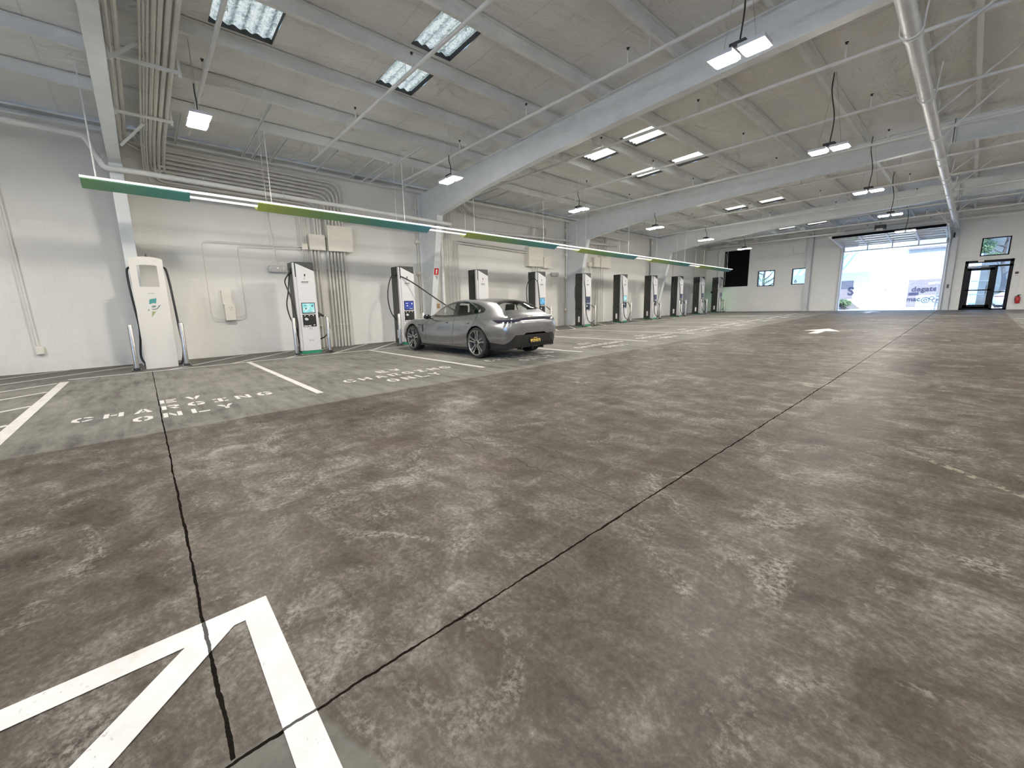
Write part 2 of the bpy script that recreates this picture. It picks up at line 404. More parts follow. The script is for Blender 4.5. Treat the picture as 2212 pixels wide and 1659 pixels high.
def text_obj(name, s, size, mat, parent, mtx, align='CENTER', shear=0.0, ext=.001, bold=0.0):
    cu = bpy.data.curves.new('t', 'FONT'); cu.body = s; cu.size = size; cu.align_x = align; cu.align_y = 'CENTER'
    cu.shear = shear; cu.extrude = ext; cu.offset = bold; cu.resolution_u = 3
    o = bpy.data.objects.new('t', cu); COL.objects.link(o)
    dg = bpy.context.evaluated_depsgraph_get(); me = bpy.data.meshes.new_from_object(o.evaluated_get(dg))
    bpy.data.objects.remove(o); bpy.data.curves.remove(cu)
    me.transform(mtx); me.materials.clear(); me.materials.append(mat); me.name = name
    r = bpy.data.objects.new(name, me); COL.objects.link(r)
    if parent: r.parent = parent
    return r
def basis(right, up, pos):
    r, u = Vector(right), Vector(up); n = r.cross(u)
    return Matrix(((r.x, u.x, n.x, pos[0]), (r.y, u.y, n.y, pos[1]), (r.z, u.z, n.z, pos[2]), (0, 0, 0, 1)))
def zf(y): return 0.0 if y < 8 else .19 * min(1.0, (y - 8) / 27) ** 1.3
RX = -.8
def zt(x, y):
    z = 5.62 - .0165 * y + .036 * (min(x, RX) + 14.07)
    return z - (.036 * (x - RX) if x > RX else 0)
W = -14.07; YF = 35.0; XR = 12.5; YB = -9.0

# ------------------------------------------------------------------ setting
def grid_floor():
    m = MB(); xs = [W + i * (XR - W) / 12 for i in range(13)]; ys = [YB] + [8 + i for i in range(-1, 28)]
    V = [[m.v((x, y, zf(y))) for x in xs] for y in ys]
    for j in range(len(ys) - 1):
        for i in range(12): m.face([V[j][i], V[j][i + 1], V[j + 1][i + 1], V[j + 1][i]])
    return struct(m.build('floor', M['floor']))
grid_floor()

def wall_x(name, x0, x1, y0, y1, mat, dz=.18):
    m = MB(); ys = [y0 + (y1 - y0) * i / 10 for i in range(11)]
    for a, b in zip(ys, ys[1:]):
        for x in (x0, x1): m.quad((x, a, -.05), (x, b, -.05), (x, b, zt(x, b) + dz), (x, a, zt(x, a) + dz))
        m.quad((x0, a, zt(x0, a) + dz), (x1, a, zt(x0, a) + dz), (x1, b, zt(x0, b) + dz), (x0, b, zt(x0, b) + dz))
    return struct(m.build(name, mat))
wall_x('wall_left', W, W - .25, YB, YF + .25, M['wall_left'])
wall_x('wall_right', XR, XR + .25, YB, YF + .25, M['wall_left'])

def wall_y(name, y0, y1, holes, mat):
    m = MB(); xs = sorted({W, RX, XR} | {h[0] for h in holes} | {h[1] for h in holes})
    for a, b in zip(xs, xs[1:]):
        mid = (a + b) / 2; hs = sorted([h for h in holes if h[0] <= mid <= h[1]], key=lambda h: h[2])
        z = -.05; segs = []
        for h in hs: segs.append((z, h[2], z, h[2])); z = h[3]
        segs.append((z, zt(a, y0) + .2, z, zt(b, y0) + .2))
        for za0, za1, zb0, zb1 in segs:
            if za1 - za0 < .001: continue
            for y in (y0, y1): m.quad((a, y, za0), (b, y, zb0), (b, y, zb1), (a, y, za1))
    for x0, x1, z0, z1 in holes:
        m.quad((x0, y0, z0), (x0, y1, z0), (x0, y1, z1), (x0, y0, z1)); m.quad((x1, y0, z0), (x1, y1, z0), (x1, y1, z1), (x1, y0, z1))
        m.quad((x0, y0, z1), (x1, y0, z1), (x1, y1, z1), (x0, y1, z1)); m.quad((x0, y0, z0), (x1, y0, z0), (x1, y1, z0), (x0, y1, z0))
    return struct(m.build(name, mat))
FZ = zf(YF)
DOOR = (-5.68, -1.27, -.05, 4.25); PDOOR = (-.47, 1.20, -.05, 2.83)
wall_y('wall_far', YF, YF + .25, [(-12.76, -11.07, 2.07, 4.75), (-10.44, -9.38, 2.0, 3.11), (-8.36, -7.40, 2.02, 3.10), DOOR, PDOOR, (0, .99, 3.04, 3.99)], M['wall_far'])
wall_y('wall_back', YB, YB - .25, [(-4, 11, -.05, 4.6)], M['wall_far'])

# roof deck with skylight holes
PURL = [-11.8, -10.28, -8.80, -7.34, -5.85, -4.13, -2.6, -1.14, -.46, .95, 2.5, 4.0, 5.5, 7.0, 8.5, 10.0, 11.4]
SKYX = [(-8.63, -7.55), (-7.13, -6.03)]
SKYY = [(1.47, 2.42), (4.40, 5.25), (11.22, 12.13), (14.16, 14.98), (20.0, 20.9), (22.9, 23.75), (28.8, 29.7), (31.7, 32.5)]
SKY = [(a, b, c, d) for (c, d) in SKYY for (a, b) in SKYX]
DK = .22
def ceiling():
    m = MB(); px = [W] + PURL + [XR]
    xs = sorted({round(v, 3) for v in px + [e for s in SKYX for e in s] + [(a + b) / 2 for a, b in zip(px, px[1:])] + [RX]})
    ys = sorted({round(v, 3) for v in [YB + i * 1.1 for i in range(41)] + [e for s in SKYY for e in s] + [YF + .25]})
    def z(x, y):
        b = max(i for i, p in enumerate(px) if p <= x + 1e-6); b = min(b, len(px) - 2)
        u = (x - px[b]) / (px[b + 1] - px[b]); return zt(x, y) + DK - .035 * math.sin(PI * u)
    V = {}
    def vv(x, y):
        if (x, y) not in V: V[(x, y)] = m.v((x, y, z(x, y)))
        return V[(x, y)]
    for x0, x1 in zip(xs, xs[1:]):
        for y0, y1 in zip(ys, ys[1:]):
            cx, cy = (x0 + x1) / 2, (y0 + y1) / 2
            if any(a < cx < b and c < cy < d for a, b, c, d in SKY): continue
            m.face([vv(x0, y0), vv(x1, y0), vv(x1, y1), vv(x0, y1)])
    return struct(m.build('ceiling', M['ceiling'], smooth=True))
ceiling()
ORD = ['first', 'second', 'third', 'fourth', 'fifth', 'sixth', 'seventh', 'eighth', 'ninth', 'tenth', 'eleventh', 'twelfth', 'thirteenth', 'fourteenth', 'fifteenth', 'sixteenth', 'seventeenth']
for k, (a, b, c, d) in enumerate(SKY):
    row, side = k // 2, ('lower panel nearer the charger wall', 'upper panel nearer the ridge')[k % 2]
    t = thing('skylight', f'corrugated wired skylight, {ORD[row]} pair from the camera, {side}', 'skylight', (a, c, zt(a, c) + DK), 'roof skylights')
    m = MB(t.location); n = 28; w = 1.0; A = []
    for i in range(n + 1):
        y = c + (d - c) * i / n; q = .02 * math.sin(y * 35)
        A.append((m.v((a, y, zt(a, y) + DK + .05 + q)), m.v((b, y, zt(b, y) + DK + .05 + q))))
    for p, q in zip(A, A[1:]): m.face([p[0], p[1], q[1], q[0]])
    m.build('corrugated_sheet', M['skylight'], t, True)
    m = MB(t.location)
    for x in (a, b): m.quad((x, c, zt(x, c) + DK - .03), (x, d, zt(x, d) + DK - .03), (x, d, zt(x, d) + DK + .09), (x, c, zt(x, c) + DK + .09))
    for y in (c, d): m.quad((a, y, zt(a, y) + DK - .03), (b, y, zt(b, y) + DK - .03), (b, y, zt(b, y) + DK + .09), (a, y, zt(a, y) + DK + .09))
    m.build('curb', M['gap'], t)

# steel frames
FR = [0.0, 8.6, 17.4, 26.1]
FRN = ['nearest the camera', 'behind the silver car', 'third from the camera', 'fourth from the camera']
def depth(x):
    d = abs(x - RX); k = [(0, .61), (4.0, .64), (6.8, .68), (9.3, .80), (11.85, 1.06), (13.2, 1.2)]
    for (a, p), (b, q) in zip(k, k[1:]):
        if d <= b: return p + (q - p) * (d - a) / (b - a)
    return 1.2
for y, nm in zip(FR, FRN):
    for side in (1, -1):
        mx = lambda x: x if side == 1 else 2 * RX - x
        kx, zk = -12.65, zt(-12.65, y) - 1.06
        if side == 1:
            t = thing('steel_column', f'tapered white steel wall column {nm}', 'column', (mx(-13.8), y, zf(y)), 'tapered frame columns')
            m = MB(t.location); m.prism([(mx(-13.98), zf(y)), (mx(-13.62), zf(y)), (mx(kx), zk), (mx(kx), zt(kx, y) - .05), (mx(-13.98), zt(-13.98, y) - .05)], 'y', y - .006, y + .006); m.build('web', M['steel_paint'], t)
            m = MB(t.location); m.beam((mx(-13.62), y, zf(y)), (mx(kx), y, zk), .014, .24, (0, 1, 0)); m.build('inner_flange', M['steel_paint'], t)
            m = MB(t.location); m.beam((mx(-13.98), y, zf(y)), (mx(-13.98), y, zt(-13.98, y) - .05), .014, .24, (0, 1, 0)); m.build('outer_flange', M['steel_paint'], t)
        t = thing('roof_rafter', f'deep white steel roof rafter {nm}, {"left" if side==1 else "right"} half up to the ridge', 'rafter', (mx(-12.65), y, zk), 'frame rafters')
        xs = [kx, -10.1, -7.6, -4.8, -2.8, RX]
        if side == -1: xs = [-13.3] + xs
        top = [(mx(x), zt(x, y) - .01) for x in xs]; bot = [(mx(x), zt(x, y) - depth(x)) for x in xs]
        m = MB(t.location); m.prism(top + bot[::-1], 'y', y - .006, y + .006); m.build('web', M['steel_paint'], t)
        m = MB(t.location)
        for p, q in zip(bot, bot[1:]): m.beam((p[0], y, p[1]), (q[0], y, q[1]), .22, .014)
        m.build('bottom_flange', M['steel_paint'], t)
        m = MB(t.location)
        for p, q in zip(top, top[1:]): m.beam((p[0], y, p[1]), (q[0], y, q[1]), .22, .014)
        m.build('top_flange', M['steel_paint'], t)
        m = MB(t.location); m.prism([(mx(RX - .012 if side == 1 else RX - .03), zt(RX, y) - .66), (mx(RX - .03 if side == 1 else RX - .012), zt(RX, y) - .66), (mx(RX - .03 if side == 1 else RX - .012), zt(RX, y)), (mx(RX - .012 if side == 1 else RX - .03), zt(RX, y))], 'y', y - .11, y + .11); m.build('ridge_plate', M['steel_paint'], t)

def purlin(x, k):
    s = 1 if x < RX else -1
    m = MB((x, 0, zt(x, 0))); h = .2; fl = .075; q = .006
    prof = [(-fl, 0), (q, 0), (q, h - q), (fl, h - q), (fl, h), (-q, h), (-q, q), (-fl, q)]
    A = [[m.v((x + s * u, y, zt(x, y) + w)) for u, w in prof] for y in (YB, YF)]
    n = len(prof)
    for i in range(n): m.face([A[0][i], A[0][(i + 1) % n], A[1][(i + 1) % n], A[1][i]])
    o = m.build('roof_purlin', M['purlin'])
    tag(o, f'long painted steel roof purlin, {ORD[k]} out from the charger wall', 'purlin', 'roof purlins')
for k, x in enumerate(PURL[:11]): purlin(x, k)
m = MB((-13.9, 0, 5.6)); A = []
for y in (YB, YF):
    z = zt(-13.9, y); A.append([m.v(p) for p in ((-14.05, y, z - .03), (-13.82, y, z - .03), (-13.82, y, z + .01), (-14.03, y, z + .01), (-14.03, y, z + .13), (-13.82, y, z + .14), (-13.82, y, z + .18), (-14.05, y, z + .18))])
for i in range(8): m.face([A[0][i], A[0][(i + 1) % 8], A[1][(i + 1) % 8], A[1][i]])
tag(m.build('eave_strut', M['purlin']), 'painted steel eave strut along the top of the charger wall', 'beam')
YS = [(1.25, 0), (2.75, 1), (3.0, 0), (3.45, 0), (4.75, 0), (5.85, 0), (6.3, 0), (6.55, 1), (7.75, 0), (10.7, 0), (11.3, 0), (12.4, 0), (13.3, 0), (14.4, 0), (19.5, 0), (21.0, 0), (22.5, 0)]
for k, (y, lng) in enumerate(YS):
    x1 = -10.35 if lng else -11.85
    m = MB((-13.7, y, zt(-13.7, y)))
    for dy in (-.022, .022): m.beam((-13.75, y + dy, zt(-13.75, y) - .015), (x1, y + dy, zt(x1, y) - .015), .012, .04)
    m.beam((-13.75, y, zt(-13.75, y) + .003), (x1, y, zt(x1, y) + .003), .05, .006)
    tag(m.build('channel_strut', M['purlin']), f'thin slotted channel strut spanning from the eave to a purlin, {ORD[k]} from the camera', 'strut', 'channel struts under the roof edge')

for k, x in enumerate((-11.8, -8.8)):
    m = MB((x, .2, zt(x, .1) - depth(x))); m.beam((x, .14, zt(x, .1) - depth(x) + .02), (x, .95, zt(x, .95) + .02), .05, .012, (1, 0, 0))
    tag(m.build('flange_brace', M['steel_paint']), ('small diagonal brace low on the first rafter near the eave', 'small diagonal brace higher on the first rafter by the conduits')[k], 'brace', 'flange braces')
for k, x in enumerate((-11.4, -9.1)):
    m = MB((x, .6, 5.26)); m.beam((x, .12, 5.27), (x, 1.06, 5.27), .05, .045)
    for y in (.14, 1.03): m.beam((x, y, 5.2), (x, y, zt(x, y) + .1), .04, .03)
    tag(m.build('trapeze_support', M['purlin']), ('strut hanger carrying the ceiling conduits nearest the wall', 'strut hanger carrying the ceiling conduits further from the wall')[k], 'strut', 'conduit hangers')

# ------------------------------------------------------------------ sprinkler pipes
BR = [1.43, 4.25, 7.14, 10.0, 12.77, 15.6, 18.5, 21.3, 24.2, 27.0, 29.9, 32.7]
MPX, MPZ = -.98, lambda y: 5.08 - .012 * y
for k, y in enumerate(BR):
    z = 5.49 - .0188 * y
    t = thing('sprinkler_branch', f'white sprinkler branch pipe running across under the roof, {ORD[k]} from the camera', 'pipe', (-12.5, y, z), 'sprinkler branch pipes')
    m = MB(t.location); m.tube([(-12.5, y, z), (9.0, y, z)], .034, 10); m.build('pipe', M['pipe'], t, True)
    for x in (-11.9, -9.4, -6.9, -4.4, -1.9):
        m = MB(t.location); zz = min(z + .24, zt(x, y) + DK - .1)
        m.tube([(x, y, z), (x, y, zz)], .016, 6)
        h = m.build('sprig', M['pipe'], t, True)
        m = MB(t.location); m.lathe([(.02, 0), (.014, .03), (.03, .035), (.03, .045)], (x, y, zz), 'z', 8); m.build('sprinkler_head', M['black'], h)
    for x in PURL[1:8:2]:
        m = MB(t.location); m.tube([(x + .1, y + .06, z - .03), (x + .1, y + .06, zt(x, y) + .1)], .005, 5); m.tube([(x + .1, y, z + .05), (x + .1, y + .06, z), (x + .1, y, z - .05)], .006, 5); m.build('hanger_rod', M['pipe'], t)
    if k > 1:
        m = MB(t.location); m.tube([(MPX, y + .02, MPZ(y)), (MPX, y + .02, z)], .034, 8); m.build('riser', M['pipe'], t, True)
t = thing('sprinkler_main', 'thick white sprinkler main pipe running under the roof ridge', 'pipe', (MPX, 5, MPZ(5)))
m = MB(t.location); m.tube([(MPX, YB, MPZ(YB)), (MPX, 34.6, MPZ(34.6))], .098, 16); m.build('pipe', M['main_pipe'], t, True)
for y in [6.2 + 2.95 * i for i in range(10)]:
    m = MB(t.location); m.lathe([(.098, -.06), (.112, -.055), (.112, .055), (.098, .06)], (MPX, y, MPZ(y)), 'y', 16); m.build('coupling', M['main_pipe'], t, True)
for y in [8.95, 11.9, 17.0, 20.0, 23, 26.8, 30]:
    m = MB(t.location); z = MPZ(y)
    m.tube([(MPX - .16, y, z + .5)] + [(MPX + .125 * math.cos(a), y, z + .125 * math.sin(a)) for a in [PI - .2 + i * (PI + .4) / 10 for i in range(11)]] + [(MPX + .16, y, z + .5)], .011, 6)
    m.build('pipe_clamp', M['pipe'], t, True)
BRACE = [(10.0, -.9, 1.6), (13.2, -.9, 1.2), (15.5, -1.0, 1.0), (19.8, -.9, 1.1), (22.6, -.9, 1.0), (28.6, -.9, .9)]
for k, (y, x0, dx) in enumerate(BRACE):
    m = MB((x0, y, MPZ(y))); m.tube([(x0, y, MPZ(y)), (x0 + dx, y - .25, zt(x0 + dx, y) + .02)], .021, 8)
    tag(m.build('sway_brace', M['pipe'], smooth=True), f'white diagonal sway brace rising right from the ridge main pipe, {ORD[k]} from the camera', 'brace', 'sway braces')

t = thing('wall_main_pipe', 'white sprinkler feed pipe stepping along the charger wall', 'pipe', (-12.6, -1.6, 5.1))
pts = [(-12.6, YB, 5.3), (-12.6, -.42, 5.06), (-12.6, -.2, 4.46), (-12.52, .3, 4.45), (-12.52, 8.95, 4.17), (-13.35, 9.25, 4.05), (-13.6, 9.9, 4.30), (-13.75, 10.6, 4.32), (-13.75, 21.6, 4.42)]
m = MB(t.location); m.tube(fillet(pts, [.12, .12, .06, .1, .15, .15, .2], 6), .058, 12); m.build('pipe', M['pipe'], t, True)
for y in (1.6, 3.4, 6.9, 8.0, 12.2, 14.0, 16.5):
    x, z = (-12.52, 4.45 - .032 * y) if y < 9 else (-13.75, 4.32 + .009 * (y - 10.6))
    m = MB(t.location); m.tube([(x, y, z + .16), (x, y, z + .05)], .009, 5); m.lathe([(.058, -.02), (.066, -.018), (.066, .018), (.058, .02)], (x, y, z), 'y', 12); m.build('hanger_clamp', M['pipe'], t)
m = MB((-13.7, 17.9, 4.9)); m.tube([(-13.72, 17.6, 4.92), (-13.72, 23.2, 4.78)], .06, 10)
tag(m.build('short_wall_pipe', M['pipe'], smooth=True), 'short capped white pipe under the eave beyond the third column', 'pipe')
m = MB((-13.72, 9.2, 5.2)); m.tube([(-13.35, 8.9, 5.34), (-13.35, 16.2, 5.24)], .05, 10)
tag(m.build('short_wall_pipe', M['pipe'], smooth=True), 'white pipe under the eave between second and third column', 'pipe')

# ------------------------------------------------------------------ wall conduits and boxes
XW = -13.97
XN = -13.92
def conduit(pts, r, rad, label, group, n=8):
    m = MB(pts[0]); m.tube(fillet(pts, rad, 9), r, n)
    return tag(m.build('conduit', M['conduit'], smooth=True), label, 'conduit', group)
NE = ['outermost', 'second', 'third', 'fourth', 'fifth', 'sixth', 'seventh', 'eighth', 'innermost']
hz = [5.42, 5.31, 5.20, 5.09, 4.98, 4.87, 4.78, 4.69, 4.61]
ye = [5.52, 5.41, 5.30, 5.19, 5.08, 4.97, 4.78, 4.69, 4.60]
src = [.26, .17, .95, .85, .76, .69, .95, .85, .76]
for i in range(9):
    r = .037 if i < 6 else .031
    zc = 5.44 if i < 2 else (5.33 if i < 6 else 5.46)
    xc = -13.93 if i in (0, 1) else -13.86
    zb = 3.16 if i < 6 else 3.2
    y1 = ye[i]
    dy = src[i]
    if i < 2: pts = [(2, dy, zc + .5), (-8, dy, zc), (-13.2, dy, 5.36 - .06 * i), (XN, dy + .4, hz[i] + .02), (XN, y1, hz[i] - .035 * (y1 - 2.4)), (XN, y1, 3.9)]
    else: pts = [(2, dy, zc + .5), (-8.2, dy, zc + .12), (-12.9, dy, zc - .05), (XN, dy, min(zc - .25, hz[i] + .35)), (XN, dy, hz[i] + .05), (XN, y1, hz[i] - .035 * (y1 - 2.4)), (XN, y1, 3.6)]
    rad = [.3, .3, .35, .30 + .0 * i] if i < 2 else [.3, .35, .2, .32, .32]
    if i >= 6: pts[-1] = (XN, y1, 3.6)
    conduit(pts, r, rad, f'painted conduit sweeping along the eave and bending down the wall, {NE[i]} of the nested nine', 'nested conduit bends behind the second charger')
for i in range(3):
    dy = .53 + .045 * i; y1 = 4.30 - .06 * i; h = 4.60 - .055 * i
    conduit([(2, dy, 5.82), (-8.4, dy, 5.42), (-12.9, dy, 5.22), (XN + .1, dy, 4.95), (XN, dy, h), (XN, y1, h - .03 * (y1 - 2.4)), (XN, y1, 3.3)], .017, [.3, .3, .2, .2, .15],
            f'thin painted conduit bending down to the smallest wall box, {("outer", "middle", "inner")[i]} of three', 'thin conduits behind the second charger', 6)
def drop(ys, z0, r, nm, group, x=XW):
    for i, y in enumerate(ys):
        m = MB((x, y, 0)); m.tube([(x, y, zf(y)), (x, y, z0)], r, 8)
        for z in (2.55, .75): m.box(x - .1, x + r + .006, y - .045, y + .045, z - .015, z + .015)
        tag(m.build('conduit_drop', M['conduit'], smooth=True), f'conduit rising from floor to {nm}, {ORD[i]} from left', 'conduit', group)
drop([4.97 + .112 * i for i in range(6)], 3.2, .036, 'the largest wall box behind the second charger', 'six thick vertical conduits')
drop([4.46, 4.565, 4.67], 3.2, .03, 'the middle wall box behind the second charger', 'three middle vertical conduits')
drop([4.185, 4.245, 4.305], 3.2, .016, 'the smallest wall box behind the second charger', 'three thin vertical conduits')
conduit([(XW, 4.0, 2.05), (XW, 4.3, 2.05), (XW, 4.36, 1.9), (XW, 4.36, 0)], .022, .12, 'short white conduit elbow beside the second charger', None)
def wbox(y0, y1, z0, z1, d, label, mat='box'):
    t = thing('junction_box', label, 'electrical box', (W, (y0 + y1) / 2, z0))
    m = MB(t.location); m.box(W + .005, W + d, y0, y1, z0, z1); m.build('enclosure', M[mat], t, bevel=.006)
    m = MB(t.location); m.box(W + d, W + d + .012, y0 - .006, y1 + .006, z0 - .006, z1 + .006); m.build('cover', M[mat], t, bevel=.004)
wbox(4.96, 5.78, 3.16, 3.96, .26, 'largest square wall box above the six thick conduits')
wbox(4.38, 4.87, 3.17, 3.64, .22, 'middle cream wall box above three conduits left of the largest box')
wbox(4.165, 4.33, 3.17, 3.34, .16, 'smallest wall box where thin conduits meet, left of two bigger boxes')
# small panel with looping conduits between first and second chargers
t = thing('wall_panel_box', 'tall narrow white wall box between first and second chargers', 'electrical box', (W, 1.98, 1.04))
m = MB(t.location); m.box(W, W + .10, 1.84, 2.08, 1.5, 1.9); m.build('upper_enclosure', M['box'], t, bevel=.004)
m = MB(t.location); m.box(W, W + .20, 1.86, 2.12, 1.04, 1.5); m.build('lower_enclosure', M['box'], t, bevel=.004)
m = MB(t.location)
for a, b in ((1.96, 1.40), (2.0, 1.36), (2.03, 1.40), (2.02, 1.33)): m.box(W + .2, W + .203, a - .012, a + .012, b - .012, b + .012)
m.build('warning_sticker', M['grey_ink'], t)
conduit([(XW + .03, 4.17, 3.25), (XW + .03, 1.53, 3.24), (XW + .03, 1.54, 1.09), (XW + .06, 1.87, 1.10)], .011, [.14, .2], 'thin looping conduit round the left of the narrow wall box', 'looping conduits', 6)
conduit([(XW + .03, 4.17, 3.19), (XW + .03, 2.38, 3.16), (XW + .03, 2.39, 1.13), (XW + .06, 2.11, 1.12)], .011, [.12, .2], 'thin looping conduit round the right of the narrow wall box', 'looping conduits', 6)
conduit([(XW, -2.08, 5.5), (XW, -2.02, 3.5), (XW, -1.94, .62)], .014, .2, 'thin vertical conduit down the wall left of the first charger', None, 6)
t = thing('outlet_box', 'small white outlet box low on the wall left of the first charger', 'electrical box', (W, -1.9, .42))
m = MB(t.location); m.box(W, W + .09, -1.97, -1.83, .42, .60); m.build('housing', M['box'], t, bevel=.006)
m = MB(t.location); m.box(W + .09, W + .105, -1.955, -1.845, .435, .585); m.build('cover', M['box'], t)
def emergency(y, z, label):
    t = thing('emergency_light', label, 'emergency light', (W, y, z), 'emergency lights on the charger wall')
    m = MB(t.location); m.prism([(y - .30, z + .03), (y - .24, z + .11), (y + .24, z + .11), (y + .30, z + .03), (y + .24, z - .09), (y - .24, z - .09)], 'x', W + .01, W + .12); m.build('housing', P('grey translucent housing', (.42, .42, .40), .2, var=.15, scale=14), t, bevel=.01)
    for d in (-.2, 0, .2):
        m = MB(t.location); m.lathe([(.0, .125), (.035, .122), (.04, .10)], (W, y + d, z + .03), 'x', 10); m.build('lamp_head', M['stainless'], t, True)
emergency(3.40, 2.53, 'grey emergency light on the wall left of the second charger')
emergency(16.4, 2.68, 'grey emergency light on the wall left of the sixth charger')
emergency(27.0, 2.75, 'grey emergency light on the wall left of the ninth charger')
conduit([(XW, 3.22, 5.45), (XW, 3.3, 4.0), (XW, 3.40, 2.66)], .013, .1, 'thin conduit dropping to the emergency light beside the second charger', None, 6)
# column side conduits and second / third bay bundles
def multi(ys, zt_, zb, r, what, grp):
    for i, y in enumerate(ys):
        m = MB((XW, y, zb)); m.tube([(XW, y, zb), (XW, y, zt_)], r, 7)
        tag(m.build('conduit_drop', M['conduit'], smooth=True), f'vertical conduit {what}, {ORD[i]} from the left', 'conduit', grp)
def side_conduit(y, label, x=-13.86):
    t = thing('column_conduit', label, 'conduit', (x, y, 0), 'conduits up the column sides')
    m = MB(t.location); m.tube([(x, y, zf(y)), (x, y, zt(x, y) - .05)], .018, 7); m.build('tube', M['conduit'], t, True)
    for z in (.9, 2.55, 3.7, 4.9):
        m = MB(t.location); m.box(x - .05, x + .05, y - .06, y + .05, z - .06, z + .06); m.build('outlet', M['box'], t, bevel=.005)
side_conduit(8.35, 'conduit with small outlets up the left of the second column')
side_conduit(17.15, 'conduit with small outlets up the left of the third column')
side_conduit(25.85, 'conduit with small outlets up the left of the fourth column')
m = MB((-13.4, 9.1, 0)); m.tube(fillet([(-13.30, 9.05, 0), (-13.30, 9.05, 3.75), (-13.1, 9.0, 4.12)], .12), .06, 10)
tag(m.build('standpipe', M['pipe'], smooth=True), 'thick white standpipe rising just right of the second column', 'pipe')
for i, (y, z1, top) in enumerate([(10.15, 3.62, 1), (10.3, 3.52, 1)]):
    conduit([(XW, y, zf(y)), (XW, y, z1 + .28), (XW, y + .3, z1 + .28), (XW, 14.35, z1 + .12)], .03, [.28, .28], f'thick conduit bending right to a wall box, {("upper", "lower")[i]} of two beyond the second column', 'two bent conduits beyond the second column')
multi([9.72, 9.82, 9.95], 5.1, 0, .017, 'just right of the second column', 'thin conduits right of the second column')
wbox(14.35, 15.35, 3.02, 3.9, .24, 'larger white wall box behind the fifth charger')
wbox(15.45, 16.0, 2.98, 3.5, .2, 'smaller white wall box right of the larger one behind the fifth charger')
for i in range(6):
    y0 = 14.55 + .16 * i if i < 2 else 15.2 + .18 * (i - 2)
    yb = 14.55 + .12 * i
    conduit([(-12.9, 9.6 + .05 * i, 5.10), (XW + .02, 10.4 + .2 * i, 5.06 - .02 * i), (XW, y0, 5.0 - .03 * i), (XW, y0 + .02, 4.6), (XW, yb, 4.25), (XW, yb, 3.85)], .03, [.2, .25, .2, .15], f'painted conduit dropping to the boxes behind the fifth charger, {ORD[i]} from the left', 'conduits above the fifth charger')
multi([14.75 + .13 * i for i in range(5)], 3.1, 0, .026, 'below the boxes behind the fifth charger', 'conduits behind the fifth charger')
wbox(19.6, 20.15, 3.18, 3.7, .2, 'narrow white wall box above the seventh charger')
wbox(20.25, 21.2, 3.16, 3.75, .2, 'wide pale wall box above the seventh charger')
wbox(19.25, 19.5, 3.2, 3.42, .12, 'tiny cream wall box at the left of the pair above the seventh charger')
for i in range(5):
    y1 = 20.9 - .18 * i; h = 4.98 - .08 * i
    conduit([(XW, 17.6, h), (XW, y1, h - .01), (XW, y1, 3.7)], .03, .3, f'painted conduit bending down above the seventh charger, {ORD[i]} from the outside', 'nested bends above the seventh charger')
multi([19.35, 19.75, 19.95, 20.15, 20.4, 20.6], 3.2, 0, .026, 'below the boxes above the seventh charger', 'conduits behind the seventh charger')
for i, (y, a) in enumerate([(27.2, 5.1), (29.2, 5.1), (32.6, 4.9), (33.4, 4.9)]):
    m = MB((XW, y, 0)); m.tube([(XW, y, zf(y)), (XW, y, a)], .022, 6)
    tag(m.build('conduit_drop', M['conduit'], smooth=True), f'lone vertical wall conduit beyond the fourth column, {ORD[i]} from the left', 'conduit', 'far wall conduits')

# things on and by the second column
t = thing('extinguisher_sign', 'small red fire extinguisher sign with white arrow on the second column', 'sign', (-13.0, 8.6, 2.3))
def colx(z, y=8.6): zk = zt(-12.65, y) - 1.06; return -13.62 + (.97) * z / zk + .012
m = MB(t.location); a, b = 2.42, 2.66; m.quad((colx(a), 8.5, a), (colx(a), 8.70, a), (colx(b), 8.70, b), (colx(b), 8.5, b)); m.build('red_plate', M['red'], t)
m = MB(t.location); e = .004
m.quad((colx(2.46) + e, 8.58, 2.46), (colx(2.46) + e, 8.62, 2.46), (colx(2.58) + e, 8.62, 2.58), (colx(2.58) + e, 8.58, 2.58))
m.face([m.v((colx(2.57) + e, 8.56, 2.57)), m.v((colx(2.57) + e, 8.64, 2.57)), m.v((colx(2.63) + e, 8.6, 2.63))]); m.build('extinguisher_symbol', M['sign_white'], t)
m = MB(t.location); m.face([m.v((colx(2.40), 8.53, 2.40)), m.v((colx(2.40), 8.69, 2.40)), m.v((colx(2.22), 8.66, 2.22))]); m.build('arrow_pointer', P('grey pointer', (.30, .28, .28), .5), t)
m = MB((-13.3, 8.7, 1.2)); m.box(colx(1.27) + .0, colx(1.27) + .03, 8.72, 8.84, 1.18, 1.36)
tag(m.build('wall_tag', M['wood']), 'small brown tag low on the right of the second column', 'tag')

# ------------------------------------------------------------------ far wall
def frame_rect(m, x0, x1, z0, z1, y, w, d):
    m.box(x0, x1, y, y + d, z0, z0 + w); m.box(x0, x1, y, y + d, z1 - w, z1); m.box(x0, x0 + w, y, y + d, z0, z1); m.box(x1 - w, x1, y, y + d, z0, z1)
def window(n, x0, x1, z0, z1, w=.05):
    m = MB((x0, YF, z0)); frame_rect(m, x0, x1, z0, z1, YF - .02, w, .12); o = struct(m.build(f'window_{n}', M['frame_black']))
    m = MB((x0, YF, z0)); m.quad((x0, YF + .05, z0), (x1, YF + .05, z0), (x1, YF + .05, z1), (x0, YF + .05, z1)); m.build('pane', M['glass'], o)
    return o
window(1, -10.44, -9.38, 2.0, 3.11); w2 = window(2, -8.36, -7.40, 2.02, 3.10); window(3, 0, .99, 3.04, 3.99)
d6 = text_obj('digit', '6', .34, M['ink'], w2, basis((1, 0, 0), (0, 0, 1), (.23, .03, .22)), bold=.004)
